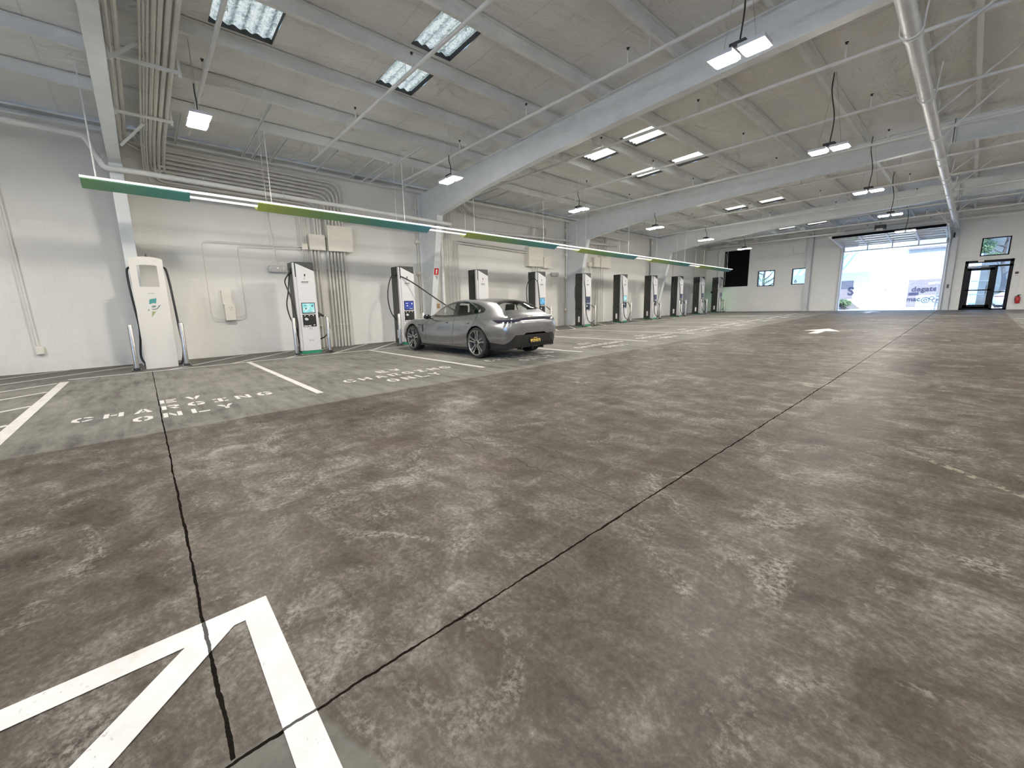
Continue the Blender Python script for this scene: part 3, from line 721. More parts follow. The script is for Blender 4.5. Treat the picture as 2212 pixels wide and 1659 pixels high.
m = MB((-12.76, YF, 2.07)); frame_rect(m, -12.76, -11.07, 2.07, 4.75, YF - .02, .06, .12); o = struct(m.build('window_4', M['frame_black']))
m = MB((-12.76, YF, 2.07)); m.quad((-12.76, YF + .02, 2.07), (-11.07, YF + .02, 2.07), (-11.07, YF + .02, 4.75), (-12.76, YF + .02, 4.75)); m.build('black_sheet', M['void'], o)  # near-black sheet filling the whole black opening
m = MB((-12.76, YF, 2.07)); m.tube([(-12.66, YF - .03, 2.2), (-12.66, YF - .03, 4.6)], .012, 6); m.build('edge_rod', M['trim_white'], o)
# pedestrian door
m = MB((-.47, YF, FZ)); frame_rect(m, -.47, 1.20, FZ - .06, 2.83, YF - .03, .13, .14)
m.box(-.47, 1.2, YF - .03, YF + .11, 2.46, 2.55); m.box(.60, .70, YF - .03, YF + .11, FZ, 2.5)
dr = struct(m.build('door_1', M['frame_black']))
m = MB((-.47, YF, FZ)); m.quad((-.4, YF + .05, 2.5), (1.1, YF + .05, 2.5), (1.1, YF + .05, 2.78), (-.4, YF + .05, 2.78)); m.build('transom_pane', M['glass'], dr)
m = MB((-.47, YF, FZ)); m.quad((.68, YF + .05, FZ), (1.12, YF + .05, FZ), (1.12, YF + .05, 2.48), (.68, YF + .05, 2.48)); m.build('side_pane', M['glass'], dr)
m = MB((-.47, YF, FZ)); m.box(.68, 1.12, YF - .01, YF + .08, 1.10, 1.15); m.build('side_rail', M['frame_black'], dr)
m = MB((-.47, YF, FZ)); frame_rect(m, -.35, .60, FZ + .01, 2.45, YF - .02, .15, .1); m.box(-.35, .6, YF - .02, YF + .08, FZ, FZ + .27); m.box(-.35, .6, YF - .02, YF + .07, 1.22, 1.28); lf = m.build('door_leaf', M['frame_black'], dr)
m = MB(); m.quad((.1, .04, .2), (.85, .04, .2), (.85, .04, 2.2), (.1, .04, 2.2)); m.build('leaf_pane', M['glass'], lf)
m = MB(); m.box(.86, .89, -.09, -.05, .8, 1.3); m.build('pull_handle', M['black'], lf)
m = MB(); m.box(.1, .85, -.07, -.02, 2.30, 2.34); m.build('door_closer', M['trim_white'], lf)
# trims around the doors
m = MB(); m.box(-.84, -.47, YF - .02, YF, FZ, 3.06); m.box(-.47, 1.20, YF - .02, YF, 2.83, 3.04); m.box(1.20, 1.46, YF - .02, YF, FZ, 3.04); struct(m.build('trim_1', M['trim_white']))
# overhead sectional door
t = thing('overhead_door', 'glazed sectional overhead door drawn up under the ceiling at the far end', 'garage door', (-3.47, YF, FZ))
L = t.location
p0, p1 = Vector((0, 34.75, 4.20)), Vector((0, 31.35, 4.50)); dr_ = (p1 - p0)
def dp(x, u, dz=0): q = p0 + dr_ * u; return (x, q.y, q.z + dz)
for k in range(5):
    u0, u1 = k / 5, (k + 1) / 5 - .012
    m = MB(L); xs = [-5.66 + i * (4.39 / 4) for i in range(5)]
    for x in xs: m.beam(dp(x, u0), dp(x, u1), .09, .05)
    for u in (u0 + .02, u1 - .02): m.beam(dp(-5.66, u), dp(-1.27, u), .06, .05)
    s = m.build('door_section', M['blue_steel'], t)
    m = MB(L); m.quad(dp(-5.6, u0 + .03), dp(-1.33, u0 + .03), dp(-1.33, u1 - .03), dp(-5.6, u1 - .03)); m.build('pane', M['glass'], s)
m = MB(L); m.beam(dp(-5.7, .995, .02), dp(-1.25, .995, .02), .16, .13); m.build('bottom_rail', M['void'], t)
m = MB(L)
xs = [-5.66 + i * (4.39 / 4) for i in range(5)]
for x in xs: m.beam((x, 34.9, 3.92), (x, 34.84, 4.26), .08, .05)
for z, y in ((3.92, 34.9), (4.26, 34.84)): m.beam((-5.66, y, z), (-1.27, y, z), .05, .06)
s = m.build('hanging_section', M['blue_steel'], t)
m = MB(L); m.quad((-5.6, 34.9, 3.94), (-1.3, 34.9, 3.94), (-1.3, 34.84, 4.24), (-5.6, 34.84, 4.24)); m.build('pane', M['glass'], s)
for x, nm in ((-5.76, 0), (-1.17, 1)):
    m = MB(L); m.tube(fillet([(x, 34.85, FZ), (x, 34.85, 4.15), (x, 31.0, 4.52)], .3, 5), .035, 6); m.build('track', M['trim_white'], t, True)
    m = MB(L); m.box(x - .09, x + .09, 34.9, 34.98, FZ, 4.2); m.build('jamb', M['blue_steel'], t)
    for y in (31.3, 33.0):
        m = MB(L); m.tube([(x, y, 4.5), (x + (.75 if nm == 0 else -.75) * (.9 if y < 32 else .6), y + .2, zt(x, y) + .05)], .018, 5); m.build('track_hanger', M['trim_white'], t)
m = MB(L); m.tube([(-5.9, 34.8, 4.55), (-1.05, 34.8, 4.55)], .02, 6); m.build('torsion_shaft', M['stainless'], t)
m = MB(L); m.lathe([(.05, -.03), (.15, -.03), (.15, .03), (.05, .03)], (-1.02, 34.75, 4.28), 'x', 16); m.build('chain_wheel', M['black'], t)
t = thing('door_opener', 'black motor opener hung above the overhead door', 'opener', (-3.75, 32.2, 4.95))
m = MB(t.location); m.box(-4.0, -3.55, 31.95, 32.45, 4.78, 5.0); m.build('motor_head', M['black'], t, bevel=.02)
m = MB(t.location); m.box(-3.9, -3.65, 31.9, 31.94, 4.70, 4.80); m.box(-3.80, -3.74, 32.2, 34.7, 4.76, 4.8); m.build('drive_rail', M['trim_white'], t)
m = MB(t.location)
for x in (-3.95, -3.6): m.tube([(x, 32.2, 5.0), (x, 32.2, zt(x, 32) + .1)], .014, 5)
m.build('hanger_rod', M['trim_white'], t)
for nm, x0, x1, lab in (('wall_column', -7.55, -7.28, 'white steel post on the far wall right of the numbered window'), ('wall_column', -1.08, -.86, 'pale steel post between the overhead door and the glass door')):
    t = thing(nm, lab, 'column', ((x0 + x1) / 2, YF - .15, FZ)); yz = zt(x0, YF) - .02
    m = MB(t.location); m.box(x0, x1, YF - .30, YF - .285, FZ, yz); m.box(x0, x1, YF - .04, YF - .025, FZ, yz); m.build('flange', M['blue_steel'], t)
    m = MB(t.location); m.box((x0 + x1) / 2 - .006, (x0 + x1) / 2 + .006, YF - .285, YF - .04, FZ, yz); m.build('web', M['blue_steel'], t)
m = MB((-1.02, YF - .33, 1.4)); m.box(-1.02, -.94, YF - .36, YF - .30, 1.42, 1.62); tag(m.build('door_switch', M['black']), 'small black door control on the pale steel post', 'switch')
m = MB((-.66, YF, 1.3)); m.box(-.70, -.60, YF - .06, YF - .02, 1.33, 1.48); tag(m.build('card_reader', M['sign_white']), 'small white card reader left of the glass door', 'card reader')
t = thing('exit_sign', 'small white exit sign above the glass door', 'sign', (.08, YF - .2, 2.75))
m = MB(t.location); m.box(-.02, .18, YF - .32, YF - .26, 2.74, 2.98); m.build('housing', M['sign_white'], t); m = MB(t.location); m.box(.05, .11, YF - .26, YF - .02, 2.9, 2.96); m.build('bracket', M['trim_white'], t)
text_obj('lettering', 'EXIT', .07, M['red'], t, basis((1, 0, 0), (0, 0, 1), (0, -.125, .11)))
t = thing('door_sign', 'white notice on the wall right of the glass door', 'sign', (1.34, YF, 1.97))
m = MB(t.location); m.box(1.24, 1.45, YF - .035, YF - .02, 1.93, 2.18); m.build('plate', M['sign_white'], t)
m = MB(t.location); m.lathe([(.05, -.04), (.07, -.04), (.07, -.036)], (1.345, YF, 2.08), 'y', 14); m.box(1.28, 1.41, YF - .04, YF - .035, 1.95, 1.965); m.build('symbol', M['ink'], t)
t = thing('fire_extinguisher', 'red fire extinguisher hung on the wall right of the glass door', 'fire extinguisher', (1.52, YF - .1, .5))
m = MB(t.location); m.lathe([(.07, 0), (.085, .02), (.085, .28), (.06, .34), (.025, .36)], (1.52, YF - .1, .52), 'z', 14); m.build('cylinder', M['red'], t, True)
m = MB(t.location); m.lathe([(.025, 0), (.03, .05), (.02, .07)], (1.52, YF - .1, .88), 'z', 8); m.box(1.50, 1.60, YF - .12, YF - .08, .93, .96); m.tube([(1.5, YF - .1, .92), (1.42, YF - .13, .85), (1.43, YF - .15, .62)], .012, 6); m.build('valve_and_hose', M['black'], t)
conduit([(-7.7, YF - .03, 4.5), (-7.7, YF - .03, 4.12), (-8.4, YF - .03, 4.10), (-8.4, YF - .03, 4.6)], .012, .08, 'thin bent conduit high on the far wall above the numbered window', None, 5)
conduit([(-11.5, YF - .06, 5.15), (-13.0, YF - .04, 5.1), (-13.25, YF - .04, 4.7), (-13.2, YF - .04, 3.4), (-13.2, YF - .04, FZ)], .03, .2, 'white pipe bending down the far wall left of the black opening', None)
conduit([(-13.9, YF - .5, 4.95), (-4.0, YF - .5, 5.2), (-1.2, YF - .5, 5.25), (6, YF - .5, 4.95)], .04, .2, 'white pipe running across the top of the far wall', None)

# ------------------------------------------------------------------ floor markings
def decal(m, poly, lift=.004):
    m.face([m.v((x, y, zf(y) + lift)) for x, y in poly])
def strip(m, p, q, w, lift=.004, n=1):
    p, q = Vector(p), Vector(q); d = (q - p).normalized(); nrm = Vector((-d.y, d.x)) * (w / 2)
    for i in range(n):
        a = p.lerp(q, i / n); b = p.lerp(q, (i + 1) / n); decal(m, [a + nrm, a - nrm, b - nrm, b + nrm], lift)
PW = M['paint_white']
Y0, DY = -1.31, 3.245
m = MB((-11.81, 0, 0)); strip(m, (-11.81, -1.3), (-11.81, 34.2), .09, n=36)
tag(m.build('parking_line', PW), 'long white line painted along the fronts of all the chargers', 'road marking')
for i in range(11):
    y = Y0 + DY * i; y = y if i else -1.315
    m = MB((-9, y, 0)); strip(m, (-11.45 if i == 0 else -11.76, y), (-5.2 if i == 0 else -6.3, y), .13 if i == 0 else .10)
    tag(m.build('parking_line', PW), f'white painted stall divider, {ORD[i]} from the camera end of the charger bays', 'road marking', 'stall dividers')
t = thing('hatched_marking', 'white diagonal hatching on the floor left of the first charging bay', 'road marking', (-9.5, -2, 0))
for p, q in [((-13.26, -2.46), (-14.0, -1.5)), ((-12.08, -2.3), (-13.5, -.3)), ((-10.87, -2.05), (-11.33, -1.4)), ((-9.7, -1.95), (-10.15, -1.4)), ((-8.4, -1.75), (-8.69, -1.38)), ((-7.1, -1.65), (-7.33, -1.38))]:
    d = (Vector(p) - Vector(q)).normalized(); m = MB(t.location); strip(m, Vector(p) + d * 1.5, q, .085, .003); m.build('stripe', PW, t)
t = thing('hatched_marking', 'white diagonal hatching on the floor behind the chargers along the wall', 'road marking', (-12.9, 10, 0))
yy = 1.06
for k in range(26):
    a = (-11.85, .35 + 1.25 * k); b = (-13.9, .35 + 1.25 * k + 1.95)
    if b[1] > 34: break
    m = MB(t.location); strip(m, a, b, .075, .003); m.build('stripe', PW, t)
t = thing('hatched_marking', 'bold white hatched corner painted in the foreground at bottom left', 'road marking', (-1.85, .2, 0))
m = MB(t.location); decal(m, [(-1.9, .262), (-1.9, .165), (.4, .165), (.4, .262)]); decal(m, [(-1.9, .165), (-1.9, -3.2), (-1.795, -3.2), (-1.795, .165)]); m.build('border_stripe', PW, t)
m = MB(t.location); decal(m, [(-1.80, .13), (-1.80, -.03), (.6, -2.36), (.6, -2.22)], .0045); m.build('diagonal_stripe', PW, t)

GL = {  # stencil letters as quads in a unit cell (x right, y up)
 'E': [[(0, 0), (.26, 0), (.26, 1), (0, 1)], [(.36, 0), (1, 0), (1, .2), (.36, .2)], [(.36, .4), (.85, .4), (.85, .6), (.36, .6)], [(.36, .8), (1, .8), (1, 1), (.36, 1)]],
 'V': [[(0, 1), (.28, 1), (.52, .25), (.40, 0)], [(1, 1), (.72, 1), (.56, .45), (.62, 0), (.66, .0)]],
 'C': [[(.3, 0), (.0, .25), (.0, .75), (.3, 1), (.42, 1), (.42, .8), (.26, .65), (.26, .35), (.42, .2), (.42, 0)], [(.52, 1), (.75, 1), (1, .8), (1, .68), (.74, .68), (.66, .8), (.52, .8)], [(.52, 0), (.75, 0), (1, .2), (1, .32), (.74, .32), (.66, .2), (.52, .2)]],
 'H': [[(0, 0), (.26, 0), (.26, 1), (0, 1)], [(.74, 0), (1, 0), (1, 1), (.74, 1)], [(.34, .4), (.66, .4), (.66, .6), (.34, .6)]],
 'A': [[(0, 0), (.27, 0), (.47, .72), (.47, 1), (.36, 1)], [(1, 0), (.73, 0), (.53, .72), (.53, 1), (.64, 1)], [(.40, .2), (.6, .2), (.56, .38), (.44, .38)]],
 'R': [[(0, 0), (.26, 0), (.26, 1), (0, 1)], [(.35, .8), (.35, 1), (.8, 1), (1, .85), (1, .6), (.8, .45), (.7, .55), (.76, .65), (.76, .75), (.7, .8)], [(.42, .42), (.70, .42), (1, 0), (.7, 0)]],
 'G': [[(.3, 0), (.0, .25), (.0, .75), (.3, 1), (.42, 1), (.42, .8), (.26, .65), (.26, .35), (.42, .2), (.42, 0)], [(.52, 1), (.75, 1), (1, .8), (1, .70), (.74, .70), (.66, .8), (.52, .8)], [(.52, 0), (.8, 0), (1, .15), (1, .5), (.55, .5), (.55, .33), (.74, .33), (.74, .2), (.52, .2)]],
 'I': [[(.36, 0), (.64, 0), (.64, 1), (.36, 1)], [(.05, 0), (.30, 0), (.30, .18), (.05, .18)], [(.7, 0), (.95, 0), (.95, .18), (.7, .18)], [(.05, .82), (.30, .82), (.30, 1), (.05, 1)], [(.7, .82), (.95, .82), (.95, 1), (.7, 1)]],
 'N': [[(0, 0), (.25, 0), (.25, 1), (0, 1)], [(.75, 0), (1, 0), (1, 1), (.75, 1)], [(.32, 1), (.32, .62), (.68, 0), (.68, .38)]],
 'O': [[(.3, 0), (.0, .25), (.0, .75), (.3, 1), (.44, 1), (.44, .8), (.26, .65), (.26, .35), (.44, .2), (.44, 0)], [(.7, 0), (1, .25), (1, .75), (.7, 1), (.56, 1), (.56, .8), (.74, .65), (.74, .35), (.56, .2), (.56, 0)]],
 'L': [[(0, 0), (.26, 0), (.26, 1), (0, 1)], [(.36, 0), (1, 0), (1, .2), (.36, .2)]],
 'Y': [[(0, 1), (.28, 1), (.46, .62), (.46, .42), (.36, .42)], [(1, 1), (.72, 1), (.54, .62), (.54, .42), (.64, .42)], [(.37, 0), (.63, 0), (.63, .34), (.37, .34)]],
}
def stencil(m, s, yc, pitch, wid, xbase, h):
    y = yc - (pitch * (len(s) - 1) + wid) / 2
    for ch in s:
        for poly in GL[ch]: decal(m, [(xbase - h * v, y + wid * u) for u, v in poly])
        y += pitch
for i in range(10):
    yc = Y0 + DY * (i + .5) + (-.02 if i == 0 else .1)
    m = MB((-6.9, yc, 0))
    for word, xb, pw in (('EV', -7.33, .30), ('CHARGING', -6.82, .288), ('ONLY', -6.29, .29)): stencil(m, word, yc, pw, .19, xb, .28)
    tag(m.build('floor_lettering', PW), f'white stencilled EV CHARGING ONLY lettering on the floor of the {ORD[i]} bay from the camera', 'lettering', 'stencilled bay lettering')
for k, (ax, ay) in enumerate([(-3.2, 17.6), (-3.85, 32.8)]):
    m = MB((ax, ay, 0)); decal(m, [(ax - .5, ay - .2), (ax - .12, ay - .2), (ax - .12, ay - 1.3), (ax + .12, ay - 1.3), (ax + .12, ay - .2), (ax + .5, ay - .2), (ax, ay + 1.0)])
    tag(m.build('arrow_marking', PW), ('white arrow painted mid aisle on the floor', 'white arrow painted on the floor just inside the overhead door')[k], 'road marking')
for k, y in enumerate((13.2, 16.4, 19.6, 22.9, 26.1, 29.4)):
    m = MB((3, y, 0)); strip(m, (1.15, y), (6.4, y), .1); tag(m.build('parking_line', PW), f'white painted stall divider on the right side of the aisle, {ORD[k]} from the camera', 'road marking', 'right stall dividers')
    m = MB((2, y, 0)); stencil(m, 'ONLY', y + 1.6, -.29, -.19, 1.75, -.28); stencil(m, 'CHARGING', y + 1.6, -.288, -.19, 2.25, -.28); tag(m.build('floor_lettering', PW), f'white stencilled lettering on the right side bay, {ORD[k]} from the camera', 'lettering', 'right bay lettering')

# ------------------------------------------------------------------ chargers
XC = -12.45
CY = [-.06, 3.42, 6.71, 10.04, 13.42, 16.80, 20.17, 23.51, 26.92, 30.25, 33.50]
CW = .575
def bolt_logo(name, parent, x, y, z, s, mats):
    """lightning bolt with an e in its middle, on the plane x"""
    def pl(pts, mat, nm):
        m = MB(); m.face([m.v((x, y + u * s, z + v * s)) for u, v in pts]); return m.build(nm, mat, parent)
    g = pl([(-.14, 1), (.42, 1.12), (.30, .42), (-.05, .38), (-.24, .30)], mats[0], name)
    m = MB()
    for a0, a1, n in ((.35, 5.6, 22),):
        R, r = .40, .20; pv = None
        for i in range(n + 1):
            a = a0 + (a1 - a0) * i / n
            q = (m.v((x, y + math.cos(a) * R * 1.15 * s - .02 * s, z + (math.sin(a) * R * .8 - .02) * s)), m.v((x, y + math.cos(a) * r * 1.3 * s - .02 * s, z + (math.sin(a) * r * .7 - .02) * s)))
            if pv: m.face([pv[0], q[0], q[1], pv[1]])
            pv = q
    return g
def lastly(o): return o
def charger(i, y, screen, label):
    z0 = zf(y)
    t = thing('ev_charger', label, 'ev charger', (XC, y + CW / 2, z0), 'tall black and white chargers')
    h = CW / 2
    m = MB(); m.box(-.55, -.13, -h, h, .05, 2.615); m.box(-.13, -.02, -h + .04, h - .004, 2.2, 2.615); m.build('housing', M['dark_panel'], t, bevel=.012)
    m = MB(); m.prism([(-h, .09), (h, .09), (h, 2.36), (h - .03, 2.40), (-h + .06, 2.59), (-h, 2.59)], 'x', -.125, -.03)
    m.prism([(-h + .07, .09), (h - .012, .09), (h - .012, 2.365), (-h + .07, 2.578)], 'x', -.03, 0); m.build('front_panel', M['white_panel'], t, bevel=.008)
    m = MB(); m.box(-.5, -.01, -h + .03, h - .01, .0, .085); m.build('plinth', M['green'], t)
    m = MB(); m.box(0, .006, -.165, .205, 1.165, 1.475); s = m.build('screen', M['gloss_black'], t)
    m = MB(); m.box(.006, .009, -.143, .185, 1.19, 1.455); m.build('display', M[screen], s)
    m = MB()
    for (a, b, c, d) in ((-.10, -.02, 1.385, 1.40), (.03, .15, 1.21, 1.22), (-.07, -.03, 1.29, 1.325), (.11, .15, 1.36, 1.40)): m.box(.009, .0095, a, b, c, d)
    m.build('screen_graphic', M['glow_ink'] if screen == 'screen_blue' else M['ink'], s)
    m = MB(); m.box(0, .006, -.165, .205, .785, 1.135); s = m.build('payment_panel', M['gloss_black'], t)
    m = MB(); m.lathe([(0, .0075), (.04, .0075)], (0, -.07, 1.01), 'x', 12); m.lathe([(0, .0075), (.028, .0075)], (0, -.035, 1.0), 'x', 10); m.build('contactless_symbol', M['glow_ink'], s)
    m = MB()
    for a, c in ((-.10, 1.105), (.02, 1.105), (.13, 1.105), (.155, .83), (.13, .83)): m.box(.006, .0075, a - .015, a + .015, c - .008, c + .008)
    m.build('panel_icons', M['glow_ink'], s)
    text_obj('panel_text', 'Hyper-fast', .048, M['glow_ink'], s, basis((0, 1, 0), (0, 0, 1), (.0075, -.05, .812)), shear=.2, bold=.001)
    e = .0025
    bolt_logo('logo', t, e, .0, 2.20, .078, (M['ink'],))
    m = MB()
    for pts in ([(-.04, .3), (.10, .3), (.30, .22), (.36, .34), (.26, .02), (.05, -.02), (.0, .08)], [(-.13, -.38), (.10, -.30), (-.22, -1.15)]):
        m.face([m.v((e, u * .085, 2.21 + v * .085)) for u, v in pts])
    m.build('logo_mark', M['ink'], t)
    text_obj('brand_text', 'electrify', .062, M['ink'], t, basis((0, 1, 0), (0, 0, 1), (e, -.005, 2.062)), shear=.15, bold=.0015)
    text_obj('brand_text', 'america', .05, M['grey_ink'], t, basis((0, 1, 0), (0, 0, 1), (e, -.005, 2.012)), shear=.1)
    m = MB(); m.box(0, .003, -.02, .085, .70, .755); m.build('data_plate', P('grey plate', (.45, .43, .42), .4), t)
    text_obj('model_text', '350 kW', .045, M['ink'], t, basis((0, 1, 0), (0, 0, 1), (e, .02, .39)))
    m = MB(); m.box(-.36, -.26, -h - .003, -h, .22, .50); m.build('side_sticker', M['sign_white'], t)
    m = MB(); m.box(-.36, -.20, -h - .05, -h + .01, 2.30, 2.46); m.build('cable_outlet', M['black'], t, bevel=.015)
    if i != 11:
        m = MB(); m.prism([(h, 1.0), (h, 1.34), (h + .05, 1.22), (h + .11, 1.13), (h + .10, 1.05)], 'x', -.34, -.2); m.build('connector_holster', M['black'], t, bevel=.01)
    m = MB(); m.box(-.38, -.24, h - .005, h + .03, .55, .72); m.build('lower_outlet', M['black'], t)
    def cable(pts, nm='cable', r=.019):
        m = MB(); m.tube(spline(pts, 8), r, 8); return m.build(nm, M['rubber'], t, True)
    if i == 2:
        cable([(-.27, -h - .03, 2.33), (-.16, -h - .10, 2.1), (-.06, -h - .18, 1.75), (.0, -h - .26, 1.42), (-.02, -h - .2, 1.05), (-.1, -h - .05, .75), (-.2, -h - .005, .62)])
        cable([(-.26, -h - .03, 2.33), (-.10, -h - .22, 2.08), (-.02, -h - .16, 1.75), (.0, -h - .08, 1.35), (.02, -h - .03, .9), (.0, -h - .05, .55), (-.15, -h - .0, .32)])
        cable([(-.27, h + .06, 1.16), (-.2, h + .2, 1.08), (-.15, h + .3, .98), (-.15, h + .33, .7), (-.2, h + .22, .48), (-.27, h + .02, .36)])
        m = MB(); m.tube([(-.28, h + .07, 1.16), (-.2, h + .23, 1.06)], [.045, .03], 8); g = m.build('connector', M['black'], t, True)
        m = MB(); m.tube([(-.2, h + .22, 1.066), (-.195, h + .245, 1.05)], .033, 8); m.build('collar', M['sign_white'], g)
    elif i == 3:
        cable([(-.27, -h - .03, 2.36), (-.2, -h - .20, 2.25), (-.12, -h - .36, 1.9), (-.1, -h - .40, 1.5), (-.12, -h - .3, 1.08), (-.2, -h - .06, .82), (-.25, -h + .01, .78)])
    elif i == 4:
        cable([(-.27, -h - .03, 2.33), (-.22, -h - .06, 2.0), (-.2, -h - .05, 1.5), (-.2, -h - .02, 1.0), (-.25, -h, .7)])
    elif i == 11:
        cable([(-.27, -h - .03, 2.33), (-.05, -h + .02, 2.2), (-.0, -h + .06, 1.95), (-.1, -h, 1.65), (-.25, -h - .1, 1.35), (-.3, -h - .16, 1.05), (-.28, -h - .02, .75)])
        m = MB(); m.tube([(-.4, -h - .02, 1.53), (-.4, -h - .32, 1.52)], .06, 8); m.lathe([(.02, 0), (.09, .02), (.09, .06), (.02, .08)], (-.4, -h - .40, 1.52), 'y', 10); m.build('side_connector', M['black'], t, True)
        m = MB(); m.box(-.34, -.30, h, h + .012, .35, 1.5); m.build('status_light', M['green_glow'], t)
        cable([(.0, h - .1, .95), (.06, h + .2, .85), (.06, h + .32, .55), (.04, h + .2, .25), (.02, h - .1, .2)])
    else:
        cable([(-.27, -h - .03, 2.36), (-.25, -h - .22, 2.28), (-.22, -h - .42, 1.98), (-.2, -h - .46, 1.5), (-.22, -h - .34, 1.12), (-.25, -h - .08, .9), (-.27, -h + .01, .86)])
        dx = .02 * (i % 3)
        if i in (5,):
            cable([(-.26, -h - .03, 2.36), (-.02, -h + .02, 2.2), (.05, -h + .04, 1.8), (.06, -h + .1, 1.2), (.06, -h + .2, .7)])
        elif i == 10:
            cable([(-.26, -h - .03, 2.36), (-.06, -h + .02, 2.2), (.02, -h + .02, 1.8), (.04, -h + .05, 1.2), (.05, -h + .15, .5), (.06, -h + .35, .22), (.06, h + .1, .25), (.05, h + .22, .6), (.02, h + .1, .95)])
        else:
            cable([(-.26, -h - .03, 2.36), (-.06, -h + .03, 2.25), (.02, -h + .05, 1.9 - dx), (.04, -h + .08, 1.3), (.05, -h + .12 + dx, .7), (.06, -h + .25, .32), (.08, h - .1 + dx, .18), (.08, h + .18, .28), (.08, h + .26, .58), (.06, h + .24, .74)])
        if i == 7: cable([(-.25, h + .05, 1.2), (-.05, h + .12, 1.1), (.04, h + .22, .85), (.05, h + .22, .5), (.04, h + .05, .22)])
        else: cable([(-.27, h + .06, 1.2), (-.2, h + .18, 1.1), (-.1, h + .34, .95), (-.02, h + .42, .8)])
    return t
lab = {2: ('screen_cyan', 'black and white charger with pale cyan screen, second from the camera'), 3: ('screen_blue', 'black and white charger with dark blue screen plugged into the silver car'),
       4: ('screen_navy', 'black and white charger half hidden behind the silver car roof'), 5: ('screen_sky', 'black and white charger with sky blue screen right of the car'),
       6: ('screen_navy', 'black and white charger just left of the third column base'), 7: ('screen_cyan', 'black and white charger with cyan and white screen beyond the third column'),
       8: ('screen_navy', 'black and white charger just left of the fourth column'), 9: ('screen_navy', 'black and white charger just right of the fourth column'),
       10: ('screen_navy', 'second charger from the far end of the row'), 11: ('screen_navy', 'last charger at the far end with a connector on its side')}
for i in range(2, 12): charger(i, CY[i - 1], *lab[i])
# first charger seen from its plain arched back
y = CY[0]; h = .305; yc = y + h
t = thing('ev_charger', 'cream arched charger seen from its plain back with a window opening', 'ev charger', (XC, yc, 0))
m = MB(); arch = [(-h + 2 * h * k / 12, 2.535 + .055 * (1 - (2 * k / 12 - 1) ** 2)) for k in range(13)]
out = [(-h, 0.0)] + arch + [(h, 0.0)]
win = [(-.18, 1.915), (-.18, 2.375)] + [(-.18 + .36 * k / 6, 2.375 + .02 * (1 - (2 * k / 6 - 1) ** 2)) for k in range(1, 6)] + [(.185, 2.375), (.185, 1.905)]
def fascia(x0, x1):
    m = MB()
    # frame around the opening built as strips
    m.prism([(-h, 0), (h, 0), (h, 1.905), (-h, 1.905)], 'x', x0, x1)
    m.prism([(-h, 1.905), (-.18, 1.905), (-.18, 2.385), (-h, 2.385)], 'x', x0, x1); m.prism([(.185, 1.905), (h, 1.905), (h, 2.385), (.185, 2.385)], 'x', x0, x1)
    top = [(-h, 2.385)] + arch + [(h, 2.385)] + [(.185 - .365 * k / 6, 2.385 + .018 * (1 - (2 * k / 6 - 1) ** 2)) for k in range(7)]
    m.prism(top, 'x', x0, x1); return m
fascia(-.035, 0).build('front_fascia', M['cream_panel'], t)
m = MB(); m.box(-.45, -.05, -h + .05, h - .05, .02, 1.87); m.build('cabinet', M['cream_panel'], t, bevel=.015)
m = MB(); m.box(-.40, -.035, -h + .005, -h + .045, .0, 2.45); m.box(-.40, -.035, h - .045, h - .005, .0, 2.45); m.build('side_cheek', M['cream_panel'], t, bevel=.006)
m = MB(); m.tube([(-.05, .02, 2.58), (-.05, .02, 2.66)], .012, 6); m.lathe([(.03, 0), (.02, .03)], (-.05, .02, 2.585), 'z', 8); m.build('antenna', M['black'], t)
m = MB(); m.box(0, .003, -.055, .065, 1.745, 1.762); m.build('heading_text', M['grey_ink'], t)
s_ = .135
def pol(pts, mat, nm, par=t, x=.003):
    m = MB(); m.face([m.v((x, .03 + u * s_, 1.43 + v * s_)) for u, v in pts]); return m.build(nm, mat, par)
pol([(-.55, 1.39), (.44, 1.61), (.28, .70), (.05, .74), (-.25, .72), (-.5, .60), (-.67, .62)], M['teal'], 'logo_top')
pol([(-.44, -.66), (.11, -.70), (-.59, -1.72)], M['olive'], 'logo_point')
m = MB()
m.face([m.v((.0035, .03 + u * s_, 1.43 + v * s_)) for u, v in [(-.91, -.20), (-.96, -.56), (-.70, -.48), (-.80, -.35)]])
m.face([m.v((.0035, .03 + u * s_, 1.43 + v * s_)) for u, v in [(.50, .28), (.93, .46), (.62, .02), (.39, -.26), (.15, -.36), (-.1, -.40), (-.36, -.36), (-.52, -.24), (-.2, -.24), (.1, -.20), (.35, -.05), (.5, .12)]])
m.face([m.v((.0035, .03 + (-.09 + math.cos(k * PI / 8) * .32) * s_, 1.43 + (math.sin(k * PI / 8) * .17 + .17 + math.cos(k * PI / 8) * .04) * s_)) for k in range(16)])
m.build('logo_e', P('grey green ink', (.12, .18, .17), .5), t)
for sy, pts in ((-1, [(-.2, -h - .0, 2.36), (-.18, -h - .05, 2.28), (-.15, -h - .055, 2.0), (-.12, -h - .03, 1.5), (-.1, -h - .0, 1.0), (-.14, -h - .02, .7), (-.2, -h - .06, .3), (-.15, -h - .01, .12), (-.08, -h + .02, .03)]),
                (1, [(-.2, h, 2.38), (-.15, h + .05, 2.3), (-.08, h + .08, 1.95), (-.04, h + .10, 1.5), (-.02, h + .12, 1.0), (-.0, h + .14, .6), (.0, h + .13, .3), (-.05, h + .08, .08), (-.08, h + .01, .05)])):
    m = MB(); m.tube(spline(pts, 8), .024, 8); m.build('cable', M['rubber'], t, True)
